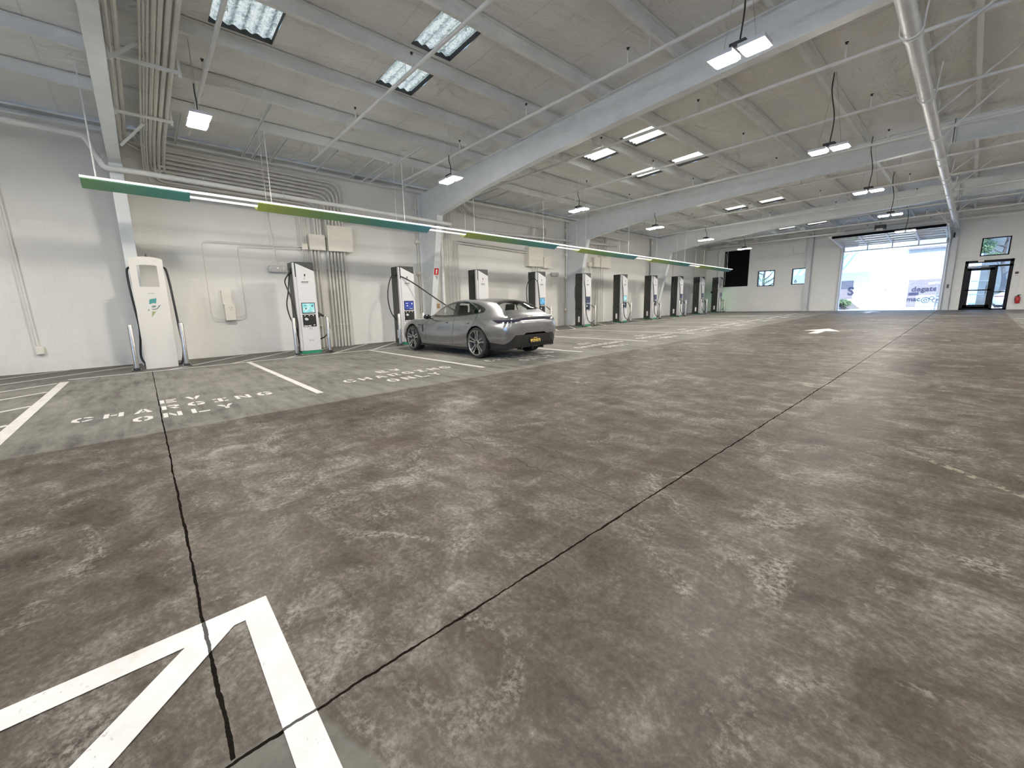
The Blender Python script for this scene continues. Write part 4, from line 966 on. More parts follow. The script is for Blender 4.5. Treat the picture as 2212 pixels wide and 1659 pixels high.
# charging lead from third charger to the car
m = MB((XC - .2, CY[2], 2.35)); m.tube(spline([(XC - .25, CY[2] - .02, 2.36), (XC - .05, CY[2] + .05, 2.30), (XC + .3, CY[2] + .35, 2.05), (XC + 1.2, CY[2] + .9, 1.35), (XC + 1.9, CY[2] + 1.15, .98), (XC + 2.35, CY[2] + 1.22, .93), (XC + 2.45, CY[2] + 1.16, .93)], 10), .022, 8)
tag(m.build('charging_cable', M['rubber'], smooth=True), 'thick black charging cable running from a charger down to the silver car', 'cable')

# bollards
def bollard(y, x, label):
    z = zf(y)
    t = thing('bollard', label, 'bollard', (x, y, z), 'stainless bollards')
    m = MB(); m.lathe([(.048, .03), (.048, 1.03), (.040, 1.055), (.02, 1.066), (0, 1.067)], (0, 0, 0), 'z', 18); m.build('post', M['stainless'], t, True)
    m = MB(); m.box(-.095, .095, -.095, .095, 0, .018); m.lathe([(.075, .018), (.07, .06), (.05, .065)], (0, 0, 0), 'z', 14); b = m.build('base_plate', M['black'], t, bevel=.004)
    for a in (-.075, .075):
        for c in (-.075, .075):
            m = MB(); m.lathe([(.013, .018), (.013, .04), (.0, .042)], (a, c, 0), 'z', 8); m.build('bolt', M['stainless'], b)
for i, y in enumerate(CY):
    nm = ('first', 'second', 'third', 'fourth', 'fifth', 'sixth', 'seventh', 'eighth', 'ninth', 'tenth', 'last')[i]
    bollard(y - .165, -12.33, f'stainless bollard at the left of the {nm} charger')
    bollard(y + .77, -12.33, f'stainless bollard at the right of the {nm} charger')

# ------------------------------------------------------------------ pendant trough over the chargers
XT = -11.15
def tz(y): return 3.70 - .0208 * y
SEG = [(-.53, 1.125), (2.405, 7.08), (8.48, 13.04), (14.52, 19.05), (20.56, 25.0), (26.4, 31.3)]
SEGN = ['first and shortest, above the first charger', 'second, above the second and third chargers', 'third, above the silver car', 'fourth, by the third column', 'fifth, before the fourth column', 'last, at the far end']
for k, ((a, b), nm) in enumerate(zip(SEG, SEGN)):
    t = thing('pendant_light', f'long suspended light with green to teal winged underside, {nm}', 'pendant light', (XT, a, tz(a)), 'winged pendant lights')
    m = MB(); q = lambda x, y, dz: (x, y, tz(a + y) - tz(a) + dz)
    L_ = b - a; prof = [(.25, .08), (.0, -.045), (-.25, .08)]
    th = .018
    ys = [L_ * i / 6 for i in range(7)]
    for (x0, z0), (x1, z1) in zip(prof, prof[1:]):
        for y0, y1 in zip(ys, ys[1:]):
            A = [m.v(q(x0, y0, z0)), m.v(q(x1, y0, z1)), m.v(q(x1, y1, z1)), m.v(q(x0, y1, z0))]
            B = [m.v(q(x0, y0, z0 + th)), m.v(q(x1, y0, z1 + th)), m.v(q(x1, y1, z1 + th)), m.v(q(x0, y1, z0 + th))]
            m.face(A); m.face(B[::-1])
            for i in range(4): m.face([A[i], A[(i + 1) % 4], B[(i + 1) % 4], B[i]])
    m.build('winged_canopy', M['canopy_end' if k == 0 else 'canopy'], t)
    e = SEG[k + 1][0] - a if k < 5 else L_
    for x in (.24, -.24):
        m = MB(); A = [[m.v(q(x + u, y, z)) for u, z in ((-.035, .095), (.035, .095), (.035, .13), (-.035, .13))] for y in (0, e)]
        m.face(A[0]); m.face(A[1])
        for i in range(4): m.face([A[0][i], A[0][(i + 1) % 4], A[1][(i + 1) % 4], A[1][i]])
        m.build('light_rail', M['rail'], t)
    for y in ((.22,) if k == 0 else (.28, L_ - .9)):
        for x in (.24, -.24):
            m = MB(); top = zt(XT, a + y) + .05 - tz(a); m.tube([q(x, y, .14), (x, y, top)], .007 if x > 0 else .004, 5); m.build('suspension_cable', M['trim_white'], t)

# ------------------------------------------------------------------ high bay lights
HB = [(-9.0, [1.2, 6.5, 11.8, 17.0, 22.1, 27.5]), (-2.36, [1.2, 6.5, 11.8, 17.0, 22.1, 27.5]), (4.3, [1.2, 6.5, 11.8, 17.0, 22.1, 27.5]), (-9.0, [-4.2]), (-2.36, [-4.2])]
for r, (x, ys) in enumerate(HB):
    for k, y in enumerate(ys):
        z = 4.54 - .0185 * y
        row = ('charger wall row', 'middle row', 'right row', 'charger wall row behind the camera', 'middle row behind the camera')[r]
        t = thing('high_bay_light', f'hanging twin panel high bay light, {row}, {ORD[k]} from the camera', 'light fixture', (x, y, z), 'high bay lights')
        for s in (-.185, .185):
            m = MB(); m.box(s - .155, s + .155, -.155, .155, .02, .07); hd = m.build('lamp_tray', M['blue_steel'], t)
            m = MB(); m.prism([(s - .13, -.13), (s + .13, -.13), (s + .13, .13), (s - .13, .13)], 'z', .0, .02); m.build('lens', M['lens'], hd)
        m = MB(); m.box(-.10, .10, -.09, .09, .07, .15); m.build('driver_box', M['gap'], t, bevel=.01)
        top = zt(x, y) + .02 - z; dx = .10 if r == 0 else .12; wt = top; top = .62 if r == 0 else top
        m = MB(); m.tube(spline([(0, 0, .15), (.0 + dx * .3, .0, .15 + (top - .15) * .35), (-dx * .4, 0, .15 + (top - .15) * .75), (-dx * .3, 0, top)], 6), .011, 6); m.build('power_cord', M['rubber'], t, True)
        for sx in (-.2, .2):
            m = MB(); m.tube([(sx, 0, .07), (0, .0, wt)], .003, 4); m.build('hanging_wire', M['stainless'], t)

# ------------------------------------------------------------------ cars
CAR_X = [0, .06, .2, .5, .93, 1.35, 1.7, 2.2, 2.8, 3.3, 3.834, 4.16, 4.42, 4.60, 4.68, 4.75, 4.796, 4.818, 4.825]
CAR = dict(
 zb=[.45, .30, .22, .18, .17, .17, .17, .17, .17, .17, .18, .20, .21, .22, .23, .26, .36, .50, .58],
 wb=[.25, .55, .74, .86, .90, .91, .91, .91, .91, .91, .92, .88, .83, .80, .77, .72, .62, .48, .30],
 z1=[.52, .50, .50, .55, .58, .56, .52, .50, .50, .55, .60, .62, .63, .63, .63, .63, .62, .62, .62],
 w1=[.32, .66, .84, .945, .972, .955, .935, .93, .935, .955, .983, .972, .945, .905, .875, .815, .70, .54, .33],
 z2=[.60, .63, .69, .77, .82, .825, .82, .82, .83, .845, .85, .85, .84, .825, .815, .80, .77, .73, .68],
 w2=[.30, .60, .76, .87, .905, .895, .89, .89, .895, .915, .94, .915, .88, .85, .83, .775, .665, .51, .31],
 z3=[.63, .68, .75, .83, .89, .905, .92, .925, .94, .97, 1.005, 1.0, .97, .945, .93, .905, .84, .78, .71],
 w3=[.24, .50, .64, .74, .77, .78, .805, .815, .82, .825, .82, .79, .77, .76, .755, .71, .60, .45, .27],
 z4=[.65, .71, .785, .855, .90, .94, 1.02, 1.235, 1.31, 1.30, 1.265, 1.20, 1.085, .975, .95, .93, .865, .80, .72],
 w4=[.12, .30, .42, .48, .50, .55, .655, .615, .59, .58, .565, .56, .59, .64, .66, .62, .50, .36, .20],
 z5=[.655, .72, .785, .835, .87, .94, 1.06, 1.30, 1.375, 1.375, 1.345, 1.30, 1.15, .995, .955, .935, .87, .805, .725])
def pchip(xs, ys, q):
    xs, ys, q = map(np.asarray, (xs, ys, q)); h = np.diff(xs); d = np.diff(ys) / h
    m = np.zeros(len(xs)); m[0], m[-1] = d[0], d[-1]
    for i in range(1, len(xs) - 1):
        if d[i - 1] * d[i] > 0:
            w1, w2 = 2 * h[i] + h[i - 1], h[i] + 2 * h[i - 1]; m[i] = (w1 + w2) / (w1 / d[i - 1] + w2 / d[i])
    k = np.clip(np.searchsorted(xs, q, 'right') - 1, 0, len(xs) - 2); t = (q - xs[k]) / h[k]
    return ys[k] * (2 * t**3 - 3 * t**2 + 1) + h[k] * m[k] * (t**3 - 2 * t**2 + t) + ys[k + 1] * (3 * t**2 - 2 * t**3) + h[k] * m[k + 1] * (t**3 - t**2)
def inpoly(x, z, poly):
    c = False
    for (x0, z0), (x1, z1) in zip(poly, poly[1:] + poly[:1]):
        if (z0 > z) != (z1 > z) and x < (x1 - x0) * (z - z0) / (z1 - z0) + x0: c = not c
    return c
def dense(poly, n=6): return [(p.x, p.y) for p in spline([Vector((a, b, 0)) for a, b in poly], n)]
DLO = [(1.80, .955), (2.05, 1.095), (2.28, 1.19), (2.6, 1.262), (3.0, 1.268), (3.35, 1.235), (3.62, 1.175), (3.80, 1.12), (3.865, 1.085), (3.80, 1.05), (3.5, 1.015), (3.0, .982), (2.4, .955)]
DLO_OUT = [(1.66, .93), (1.99, 1.11), (2.24, 1.22), (2.58, 1.298), (3.0, 1.304), (3.4, 1.268), (3.69, 1.20), (3.88, 1.135), (3.94, 1.085), (3.86, 1.03), (3.5, .992), (3.0, .958), (2.4, .932)]
def make_car(name, label, loc, rz, paint, tail_mat, S, nu, nv, plate=True):
    root = thing(name, label, 'car', loc, None, rz)
    u = np.linspace(0, 1, nu); xs = np.concatenate([np.linspace(0, .3, nu // 8, endpoint=False), np.linspace(.3, 4.32, nu, endpoint=False), 4.32 + .505 * (1 - (1 - np.linspace(0, 1, nu // 3)) ** 1.7)])
    A = {k: pchip(CAR_X, v, xs) for k, v in CAR.items()}
    Pt = np.stack([np.stack([A['wb'], A['zb']], 1), np.stack([A['w1'], A['z1']], 1), np.stack([A['w2'], A['z2']], 1), np.stack([A['w3'], A['z3']], 1),
                   np.stack([A['w4'], A['z4']], 1), np.stack([A['w4'] * .55, A['z4'] * .32 + A['z5'] * .68], 1), np.stack([A['w4'] * 0, A['z5']], 1)], 1)
    end = Pt[:, 5] * np.array([-1, 1]); first = Pt[:, 0] * 2 - Pt[:, 1]
    Q = np.concatenate([first[:, None], Pt, end[:, None]], 1)
    rows, seg = [], []
    for s, n in enumerate([nv // 6, nv // 3, nv // 10, nv // 4, nv // 6, nv // 6]):
        a, b, c, d = (Q[:, s + i] for i in range(4))
        for k in range(n):
            t = k / n
            rows.append(.5 * (2 * b + (c - a) * t + (2 * a - 5 * b + 4 * c - d) * t * t + (3 * b - a - 3 * c + d) * t**3)); seg.append(s)
    rows.append(Pt[:, 6]); seg.append(5); YS_ = .955
    G = np.stack(rows, 1); G[:, :, 0] *= .955; nx, nr = G.shape[:2]; G[:, -1, 0] = 0
    dlo, dlo2 = dense(DLO), dense(DLO_OUT); vent = [(1.42, .735), (1.49, .735), (1.51, .55), (1.60, .35), (1.52, .33), (1.46, .50)]
    slash = [(1.20, .742), (1.49, .742), (1.49, .722), (1.25, .718)]
    AX = (.93, 3.834); AZ = .362; RA = .388
    buck = {}
    for i in range(nx - 1):
        x = (xs[i] + xs[i + 1]) / 2
        for j in range(nr - 1):
            y, z = (G[i, j] + G[i + 1, j] + G[i, j + 1] + G[i + 1, j + 1]) / 4; s = seg[j]
            k = 'body'
            if s <= 1 and min((x - a)**2 + (z - AZ)**2 for a in AX) < RA * RA: continue
            if s == 3 and inpoly(x, z, dlo):
                k = 'side_window'
                if abs(x - 2.80 - (z - 1.1) * -.25) < .085 or abs(x - 3.52 - (z - 1.05) * .3) < .02: k = 'window_surround'
            elif s in (2, 3) and inpoly(x, z, dlo2): k = 'window_surround'
            elif s >= 3 and x > 1.40 + .30 * (y / .7)**2 and x < 2.22 + .10 * (y / .6)**2 and y < .70 - .10 * (x - 1.5) and z > .93 and s >= 4: k = 'windscreen'
            elif s >= 4 and 2.42 < x < 3.75 and y < .47: k = 'roof_glass'
            elif s >= 3 and x > 4.06 and x < 4.50 - .07 * (y / .6)**2 and y < .49 + .13 * (x - 4.1) / .4: k = 'rear_window' if x > 4.20 else 'roof_spoiler'
            elif x > 4.34 and s >= 1 and max(.86 - .055 * min(1, max(0, (y - .3) / .45)), .864 - .06 * (x - 4.34) / .16) < z < .905 - .028 * min(1, max(0, (y - .3) / .45)): k = 'tail_light_bar'
            elif (x > 4.40 and z < min(.545, .545 - (y - .60) * 1.0)) or (x > 4.17 and z < .39 - .10 * (x - 4.2)): k = 'rear_diffuser'
            elif z < .235 and s == 0: k = 'sill_skirt'
            elif x < .35 and z < .36: k = 'front_grille'
            elif s in (1, 2) and (inpoly(x, z, vent) or inpoly(x, z, slash)): k = 'fender_vent'
            buck.setdefault(k, []).append((i, j))
    mats = dict(body=paint, side_window=M['car_glass'], window_surround=M['gloss_black'], windscreen=M['car_glass'], roof_glass=M['gloss_black'], rear_window=M['car_glass'], roof_spoiler=M['gloss_black'],
                tail_light_bar=tail_mat, rear_diffuser=M['black'], sill_skirt=M['black'], front_grille=M['black'], fender_vent=M['black'])
    for k, fs in buck.items():
        sides = ((-1, 1), (-1,), (1,))
        for sd in ([(-1,), (1,)] if k in ('side_window', 'fender_vent', 'window_surround', 'sill_skirt', 'front_grille') else [(-1, 1)]):
            bm = bmesh.new(); V = {}
            def vv(i, j, g):
                key = (i, j, 0 if j == nr - 1 else g)
                if key not in V: V[key] = bm.verts.new((xs[i] * S, g * G[i, j, 0] * S, G[i, j, 1] * S))
                return V[key]
            for g in sd:
                for i, j in fs:
                    q = [vv(i, j, g), vv(i + 1, j, g), vv(i + 1, j + 1, g), vv(i, j + 1, g)]
                    if g == 1: q = q[::-1]
                    try: bm.faces.new(q)
                    except ValueError: pass
            if k == 'body':
                for g in (0,):
                    ring = [vv(nx - 1, j, -1) for j in range(nr)] + [vv(nx - 1, j, 1) for j in range(nr - 2, -1, -1)]
                    try: bm.faces.new(ring[::-1])
                    except ValueError: pass
            me = bpy.data.meshes.new(k); bm.to_mesh(me); bm.free(); me.materials.append(mats[k])
            for p in me.polygons: p.use_smooth = True
            o = bpy.data.objects.new({'body': 'body_shell'}.get(k, k), me); COL.objects.link(o); o.parent = root
    def sidey(x, z):
        i = int(np.argmin(abs(xs - x))); best = min(range(nr - 1), key=lambda j: abs(G[i, j, 1] - z) + (0 if seg[j] <= 3 else 9)); return G[i, best, 0]
    # underbody, arches, wheels
    m = MB(); pts = [(xs[i] * S, (A['wb'][i] - .02) * S, (A['zb'][i] + .01) * S) for i in range(0, nx, 12)]
    for p, q in zip(pts, pts[1:]): m.quad((p[0], -p[1], p[2]), (q[0], -q[1], q[2]), (q[0], q[1], q[2]), (p[0], p[1], p[2]))
    m.build('underbody', M['black'], root)
    for a in AX:
        for g in (-1, 1):
            m = MB(); R = .40; pv = None
            for k in range(17):
                th = -.35 + (PI + .7) * k / 16; c = (a + R * math.cos(th), AZ + R * math.sin(th))
                q = [m.v((c[0] * S, g * yy * S, c[1] * S)) for yy in (.55, .90)] + [m.v((a * S, g * .55 * S, AZ * S))]
                if pv: m.face([pv[0], q[0], q[1], pv[1]]); m.face([pv[0], q[0], q[2]])
                pv = q
            m.build('wheel_arch_liner', M['black'], root)
            yo = .922 if a < 2 else .935
            w = thing('wheel', None, None, (a * S, g * yo * S, AZ * S)); w.parent = root
            for key in ('label', 'category'):
                if key in w: del w[key]
            m = MB(); T_ = [(.288, -.02), (.292, -.005), (.318, .0), (.342, -.012), (.354, -.04), (.354, -.22), (.342, -.25), (.30, -.262), (.285, -.25)]
            m.lathe([(r * S, h * (-g) * -1 * S if g == 1 else -h * S) for r, h in T_], (0, 0, 0), 'y', 48, cap=False); m.build('tyre', M['tyre'], w, True)
            sg = 1 if g == 1 else -1
            m = MB(); m.lathe([(.292 * S, sg * -.012 * S), (.288 * S, sg * .002 * S), (.276 * S, sg * -.004 * S), (.262 * S, sg * -.04 * S), (.255 * S, sg * -.2 * S)], (0, 0, 0), 'y', 48, cap=False)
            for k in range(5):
                ph = 2 * PI * k / 5 + PI / 2
                for d0, d1 in ((-.16, -.25), (.16, .25)):
                    p = (.06 * S * math.cos(ph + d0 * 2), sg * -.035 * S, .06 * S * math.sin(ph + d0 * 2)); q = (.19 * S * math.cos(ph + d1 * .75), sg * -.03 * S, .19 * S * math.sin(ph + d1 * .75)); e = (.272 * S * math.cos(ph + d1), sg * -.012 * S, .272 * S * math.sin(ph + d1))
                    f = (.272 * S * math.cos(ph + d1 * .35), sg * -.012 * S, .272 * S * math.sin(ph + d1 * .35))
                    m.beam(p, q, .030 * S, .03 * S, (0, 1, 0)); m.beam(q, e, .020 * S, .025 * S, (0, 1, 0)); m.beam(q, f, .016 * S, .022 * S, (0, 1, 0))
            m.lathe([(.075 * S, sg * -.06 * S), (.07 * S, sg * -.02 * S), (.05 * S, sg * -.012 * S)], (0, 0, 0), 'y', 20, cap=False); m.build('rim', M['alloy'], w, True)
            m = MB(); m.lathe([(.0, sg * -.135 * S), (.262 * S, sg * -.135 * S)], (0, 0, 0), 'y', 28); m.build('dark_recess_disc', M['black'], w)  # black disc added to give the dark recess behind the spokes
            m = MB(); m.lathe([(.042 * S, sg * -.03 * S), (.038 * S, sg * -.004 * S), (0, sg * -.002 * S)], (0, 0, 0), 'y', 16); m.build('centre_cap', M['black'], w)
            m = MB(); m.lathe([(.07 * S, sg * -.10 * S), (.21 * S, sg * -.10 * S), (.21 * S, sg * -.125 * S), (.07 * S, sg * -.125 * S)], (0, 0, 0), 'y', 28); m.build('brake_disc', P('brake disc ' + name, (.10, .10, .10), .4, .6), w)
    # interior
    def seat(x, y, back):
        m = MB(); m.box((x - .26) * S, (x + .22) * S, (y - .25) * S, (y + .25) * S, .42 * S, .58 * S)
        m.prism([((x + .14) * S, .5 * S), ((x + .30) * S, .5 * S), ((x + .45) * S, 1.04 * S), ((x + .34) * S, 1.05 * S)], 'y', (y - .25) * S, (y + .25) * S)
        m.prism([((x + .34) * S, 1.03 * S), ((x + .44) * S, 1.03 * S), ((x + .46) * S, 1.22 * S), ((x + .38) * S, 1.22 * S)], 'y', (y - .14) * S, (y + .14) * S); m.build('seat', M['seat'], root, bevel=.035)
    for x in (2.25, 3.2):
        for y in (-.38, .38): seat(x, y, 1)
    m = MB(); m.prism([(1.55 * S, .6 * S), (2.0 * S, .6 * S), (2.02 * S, .88 * S), (1.9 * S, .95 * S), (1.55 * S, .93 * S)], 'y', -.74 * S, .74 * S); m.build('dashboard', M['seat'], root)
    m = MB(); m.box(.9 * S, 4.4 * S, -.8 * S, .8 * S, .24 * S, .30 * S); m.build('cabin_floor', M['seat'], root)
    m = MB(); m.box(3.75 * S, 4.40 * S, -.62 * S, .62 * S, .80 * S, .84 * S); m.build('parcel_cover', M['seat'], root)
    # mirrors, handles, shut lines
    for g in (-1, 1):
        m = MB(); c = (1.86 * S, g * .965 * S, .955 * S); rows = []
        for a in range(7):
            th = -PI / 2 + PI * a / 6; rr = math.cos(th); ring = []
            for b in range(12):
                p2 = 2 * PI * b / 12; ring.append(m.v((c[0] + (.07 * rr * math.cos(p2) - .015) * S, c[1] + .115 * math.sin(th) * S, c[2] + .068 * rr * math.sin(p2) * S)))
            rows.append(ring)
        for r0, r1 in zip(rows, rows[1:]):
            for b in range(12): m.face([r0[b], r0[(b + 1) % 12], r1[(b + 1) % 12], r1[b]])
        m.beam((1.87 * S, g * .95 * S, .92 * S), (1.9 * S, g * .83 * S, .89 * S), .05 * S, .03 * S); m.build('wing_mirror', M['gloss_black'], root, True)
        for x in (2.55, 3.50):
            m = MB(); yy = sidey(x, .80); m.prism([((x - .13) * S, .797 * S), ((x + .03) * S, .790 * S), ((x + .07) * S, .822 * S), ((x + .02) * S, .805 * S)], 'y', g * (yy - .01) * S, g * (yy + .012) * S); m.build('door_handle', M['gloss_black'], root)
        for path in ([(1.62, .30), (1.60, .6), (1.66, .82), (1.72, .915)], [(2.82, .27), (2.86, .6), (2.88, .82), (2.86, .945)], [(3.42, .45), (3.55, .62), (3.74, .82), (3.76, 1.0)], [(1.62, .275), (2.2, .265), (3.3, .275)]):
            pp = spline([Vector((x, 0, z)) for x, z in path], 8)
            m = MB(); m.tube([(p.x * S, g * (sidey(p.x, p.z) + .0005) * S, p.z * S) for p in pp], .0035, 5); m.build('shut_line', M['shut'], root)
        m = MB(); pp = spline([Vector(p) for p in ((4.42, .60, 1.06), (4.62, .70, .95))], 6)
        m.tube([(p.x * S, g * p.y * S, p.z * S) for p in pp], .003, 5); m.build('shut_line', M['shut'], root)
    if plate:
        m = MB(); m.box(4.77 * S, 4.824 * S, -.16 * S, .16 * S, .34 * S, .48 * S); pl = m.build('number_plate', M['black'], root)
        text_obj('plate_text', '9FZN573', .088, M['yellow'], pl, basis((0, 1, 0), (0, 0, 1), (4.826 * S, 0, .395 * S)), bold=.002)
        text_obj('plate_heading', 'California', .03, M['yellow'], pl, basis((0, 1, 0), (0, 0, 1), (4.826 * S, 0, .457 * S)))
        text_obj('badge_text', 'Taycan', .05, M['shut'], root, basis((0, 1, 0), (.12, 0, 1), (4.82 * S, .1, .80 * S)), shear=.2)
        for g in (-1, 1):
            m = MB(); m.box(4.72 * S, 4.795 * S, g * .50 * S, g * .34 * S, .46 * S, .475 * S); m.build('rear_reflector', M['red'], root)
        m = MB()
        for y in (-.35, 0, .35): m.box(4.6 * S, 4.74 * S, (y - .012) * S, (y + .012) * S, .2 * S, .28 * S)
        m.build('diffuser_fins', M['black'], root)
    return root
make_car('sports_car', 'silver grey sports estate car parked nose in at the charger bay', (-11.46, 6.92, .005), 0, M['car_silver'], M['lamp_bar'], 1.03, 560, 240)

# ------------------------------------------------------------------ outdoors
m = MB(); m.quad((-60, YF + .25, FZ - .02), (60, YF + .25, FZ - .02), (60, 45.8, -.06), (-60, 45.8, -.06)); m.quad((-60, 45.8, -.06), (60, 45.8, -.06), (60, 90, -.06), (-60, 90, -.06)); struct(m.build('ground', M['ground']))
m = MB(); m.quad((-40, YB - .25, -.01), (40, YB - .25, -.01), (40, -50, -.01), (-40, -50, -.01)); struct(m.build('ground', M['ground']))
t = thing('building', 'sunlit white building with brick panels and graffiti across the street', 'building', (-5, 46, 0))
L = t.location
m = MB(L); m.box(-16, -.2, 46, 52, -.1, 9); m.build('wall', M['stucco'], t)
def panel(n, x0, x1, z0, z1, mat, d=.02):
    m = MB(L); m.box(x0, x1, 46 - d, 46, z0, z1); return m.build(n, mat, t)
panel('brick_panel', -9.5, -6.62, 3.46, 5.4, M['brick']); panel('brick_panel', -9.5, -6.62, .85, 2.36, M['brick']); panel('brick_panel', -3.58, -.3, 3.37, 5.6, M['brick_pale']); panel('brick_panel', -3.36, -.3, .10, 2.19, M['brick'])
panel('ledge', -9.5, -5.05, 4.17, 4.25, P('stone ledge', (.35, .30, .32), .7), .12); panel('ledge', -3.62, -.3, 4.46, 4.58, M['brick'], .2)
panel('graffiti_patch', -2.85, -.3, .12, 1.0, P('pale blue overpaint', (.36, .44, .50), .7), .03); panel('graffiti_patch', -3.3, -2.75, 1.0, 1.22, M['graffiti'], .035)
m = MB(L); m.face([m.v((-7.6, 45.97, 0)), m.v((-6.0, 45.97, 0)), m.v((-6.95, 45.97, .82)), m.v((-7.6, 45.97, .9))]); m.build('grey_wedge', P('grey wedge face', (.20, .19, .19), .7), t)  # flat grey wedge at the foot of the white wall
def graf(s, size, mat, x, z, bold=.02): text_obj('graffiti_text', s, size, mat, t, basis((1, 0, 0), (0, 0, 1), (x - L.x, 45.955 - L.y, z)), bold=bold)
graf('degate', .52, M['graffiti'], -2.48, 1.46, .012); graf('ause', .34, M['graffiti_white'], -2.0, 1.90, .02); graf('mac', .46, M['graffiti'], -3.0, .70, .010); graf('S', .9, M['graffiti'], -6.75, 1.45, .03)
m = MB(L)
for cx, cz, r in ((-2.35, .62, .22), (-2.02, .76, .13), (-1.86, .58, .14), (-1.72, .78, .13), (-1.70, .52, .12), (-2.35, .62, .10)):
    m.lathe([(r, -.05), (r - .035, -.05)], (cx, 46, cz), 'y', 20, cap=False)
m.build('graffiti_rings', M['graffiti'], t)
m = MB(L)
for x, z in ((-4.95, 2.11), (-4.59, 1.5)): m.lathe([(0, -.03), (.06, -.03), (.06, 0)], (x, 46, z), 'y', 8)
m.build('wall_spots', P('spot', (.25, .25, .27), .7), t)
def leaves(m, c, rad, n, s, rnd):
    for _ in range(n):
        d = Vector((rnd.gauss(0, 1), rnd.gauss(0, 1), rnd.gauss(0, 1))).normalized() * rad * rnd.random() ** .4
        p = Vector(c) + Vector((d.x, d.y, d.z * .75)); a = Vector((rnd.gauss(0, 1), rnd.gauss(0, 1), rnd.gauss(0, 1))).normalized(); b = a.orthogonal()
        m.face([m.v(p + a * s), m.v(p + b * s * .6), m.v(p - a * s), m.v(p - b * s * .6)])
def tree(x, y, h, rad, seed, label, dens=900, fol=.35):
    rnd = random.Random(seed); t = thing('tree', label, 'tree', (x, y, 0), 'trees outside')
    m = MB(t.location); tips = []
    m.tube(spline([(x, y, -.1), (x + .1, y, h * .3), (x - .1, y + .1, h * .6), (x + .1, y, h)], 5), [.16 - .007 * i for i in range(16)], 7)
    for k in range(9):
        z = h * (.22 + .08 * k); a = rnd.random() * 6.28; r = rad * (.7 + .6 * rnd.random())
        e = (x + r * math.cos(a), y + r * math.sin(a), z + r * .7); m.tube(spline([(x, y, z), (x + r * .5 * math.cos(a), y + r * .5 * math.sin(a), z + r * .25), e], 4), [.06 - .005 * i for i in range(9)], 5); tips.append(e)
    m.build('trunk', M['bark'], t, True)
    m = MB(t.location)
    for e in tips: leaves(m, e, rad * fol, dens // 5, .055, rnd)
    leaves(m, (x, y, h), rad * .5, dens // 3, .06, rnd); m.build('foliage', M['leaf'], t)
tree(-14.9, 42.6, 4.4, 1.3, 1, 'sparse tree outside seen through the square far window', 420, .3); tree(-12.0, 42.0, 4.4, 1.4, 5, 'second sparse tree outside beside the square far window', 320, .3)
tree(1.2, 47.6, 6.0, 1.25, 2, 'dense tree outside seen above the glass door', 2600); tree(3.9, 49.5, 6.2, 1.3, 3, 'dense tree outside at the right of the glass door', 2200); tree(6.9, 52, 7, 1.5, 4, 'tall dense tree outside at the far right', 2200)
tree(-7.05, 45.2, .55, .35, 9, 'small green plant at the foot of the white building', 420, .7)
t = thing('chain_link_fence', 'chain link fence outside behind the glass door', 'fence', (0, 38, 0))
m = MB(t.location); m.quad((-1.5, 38, 0), (.62, 38, 0), (.62, 38, 1.78), (-1.5, 38, 1.78)); m.build('mesh', M['fence'], t)
m = MB(t.location)
for x in (-1.5, .62): m.tube([(x, 38, 0), (x, 38, 1.85)], .03, 6)
for z in (1.0, 1.78): m.tube([(-1.5, 38, z), (.62, 38, z)], .022, 6)
m.build('rails', M['stainless'], t)
make_car('parked_car', 'white car with red tail lamp parked outside behind the glass door', (5.75, 40.2, -.02), PI, M['car_white'], M['red_glow'], 1.03, 110, 60, False)
t = thing('awning', 'pale striped canopy outside the numbered far window', 'awning', (-9.5, 44, 3))
m = MB(t.location)
for i in range(9): m.beam((-11.5 + .5 * i, 43, 3.3), (-10.5 + .5 * i, 45, 4.6), .12, .05)
m.build('slats', P('canopy slat', (.35, .55, .62), .5), t)
m = MB(t.location); m.quad((-13, 45, 3.0), (-5, 45, 3.0), (-5, 45, 5.0), (-13, 45, 5.0)); m.build('backing', P('pale blue canopy', (.50, .66, .72), .5), t)

t = thing('garage', 'added blue grey backdrop building outside beyond the trees at the right', 'building', (9, 57, 0))  # backdrop building added to darken the view through the glass door
m = MB(t.location); m.box(.2, 24, 57, 60, -.1, 8.5); m.build('wall', P('blue grey cladding', (.10, .115, .12), .8, var=.25, scale=1.2), t)
m = MB(t.location); m.prism([(0, 8.5), (24.2, 8.5), (24.2, 9.0), (0, 9.0)], 'y', 56.8, 60); m.build('parapet', M['stucco'], t)

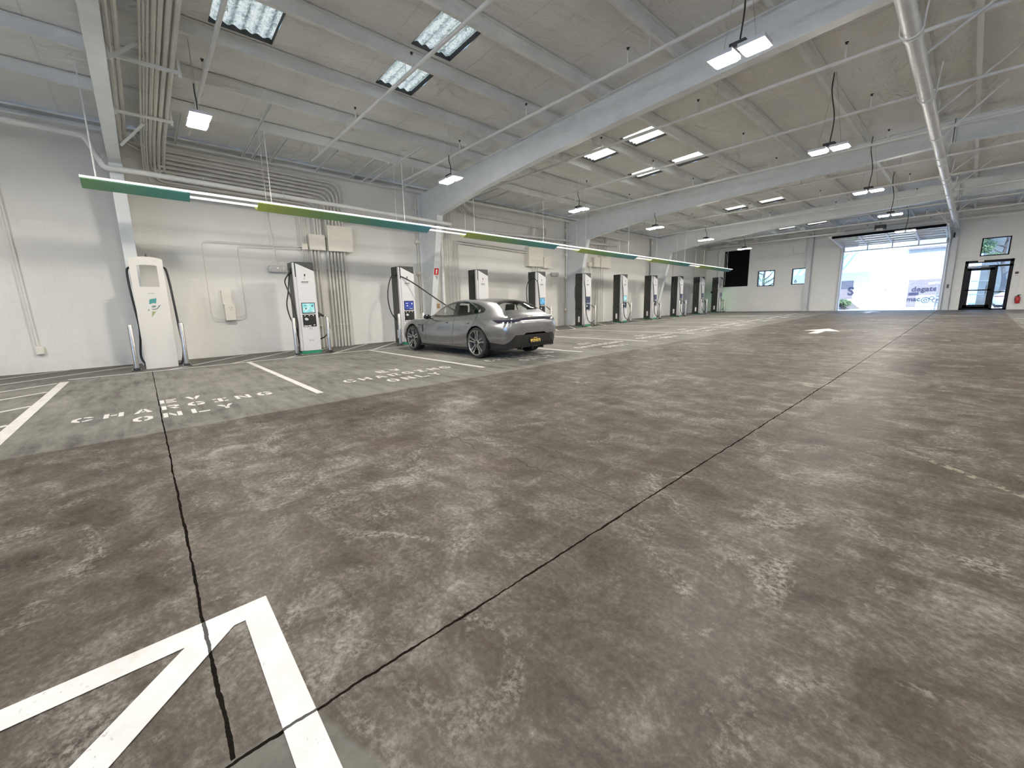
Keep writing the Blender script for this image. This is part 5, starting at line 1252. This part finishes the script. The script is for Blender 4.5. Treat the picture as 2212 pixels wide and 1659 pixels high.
# ------------------------------------------------------------------ light and camera
wd = bpy.data.worlds.new('sky'); SC.world = wd; wd.use_nodes = True
wn = wd.node_tree; wn.nodes.clear()
wo = wn.nodes.new('ShaderNodeOutputWorld'); bg = wn.nodes.new('ShaderNodeBackground'); bg.inputs[0].default_value = (.30, .55, 1.0, 1); bg.inputs[1].default_value = 4.3
wn.links.new(bg.outputs[0], wo.inputs[0])
sl = bpy.data.lights.new('sun', 'SUN'); sl.energy = 8; sl.angle = .01; sl.color = (1, .97, .92)
so = bpy.data.objects.new('sun', sl); COL.objects.link(so); so.rotation_euler = Vector((-.35, .55, -.75)).to_track_quat('-Z', 'Y').to_euler()
def portal(x0, x1, z0, z1, y, ny):
    l = bpy.data.lights.new('portal', 'AREA'); l.shape = 'RECTANGLE'; l.size = x1 - x0; l.size_y = z1 - z0; l.cycles.is_portal = True
    o = bpy.data.objects.new('portal', l); COL.objects.link(o); o.location = ((x0 + x1) / 2, y, (z0 + z1) / 2); o.rotation_euler = Vector((0, ny, 0)).to_track_quat('-Z', 'Z').to_euler()
portal(-4, 11, 0, 4.6, YB - .1, 1); portal(-5.68, -1.27, .1, 4.25, YF + .1, -1); portal(-.47, 1.2, .1, 2.83, YF + .1, -1)
cam = bpy.data.cameras.new('camera'); co = bpy.data.objects.new('camera', cam); COL.objects.link(co)
F_, CX_, CY_ = 875.17, 1055.98, 805.82
yaw, pit, rol = -0.8706, -0.1662, -0.0305
c, s = math.cos(yaw), math.sin(yaw)
fw = Vector((s * math.cos(pit), c * math.cos(pit), math.sin(pit))); r = Vector((c, -s, 0)); u = r.cross(fw)
r2 = r * math.cos(rol) + u * math.sin(rol); u2 = u * math.cos(rol) - r * math.sin(rol); b = -fw
co.matrix_world = Matrix(((r2.x, u2.x, b.x, 0), (r2.y, u2.y, b.y, 0), (r2.z, u2.z, b.z, 1.25), (0, 0, 0, 1)))
cam.sensor_width = 36; cam.sensor_fit = 'HORIZONTAL'; cam.lens = F_ / 2212 * 36
cam.shift_x = (1106 - CX_) / 2212; cam.shift_y = -(829.5 - CY_) / 2212; cam.clip_start = .05; cam.clip_end = 500
SC.camera = co
SC.view_settings.view_transform = 'Standard'; SC.view_settings.look = 'None'; SC.view_settings.exposure = 0.0; SC.view_settings.gamma = 1.17
cy = SC.cycles
cy.use_denoising = True; cy.max_bounces = 6; cy.diffuse_bounces = 3; cy.glossy_bounces = 3; cy.transmission_bounces = 4; cy.transparent_max_bounces = 12; cy.sample_clamp_indirect = 6; cy.caustics_reflective = False; cy.caustics_refractive = False
cy.use_light_tree = True; cy.use_adaptive_sampling = True; cy.adaptive_threshold = .13; cy.adaptive_min_samples = 12
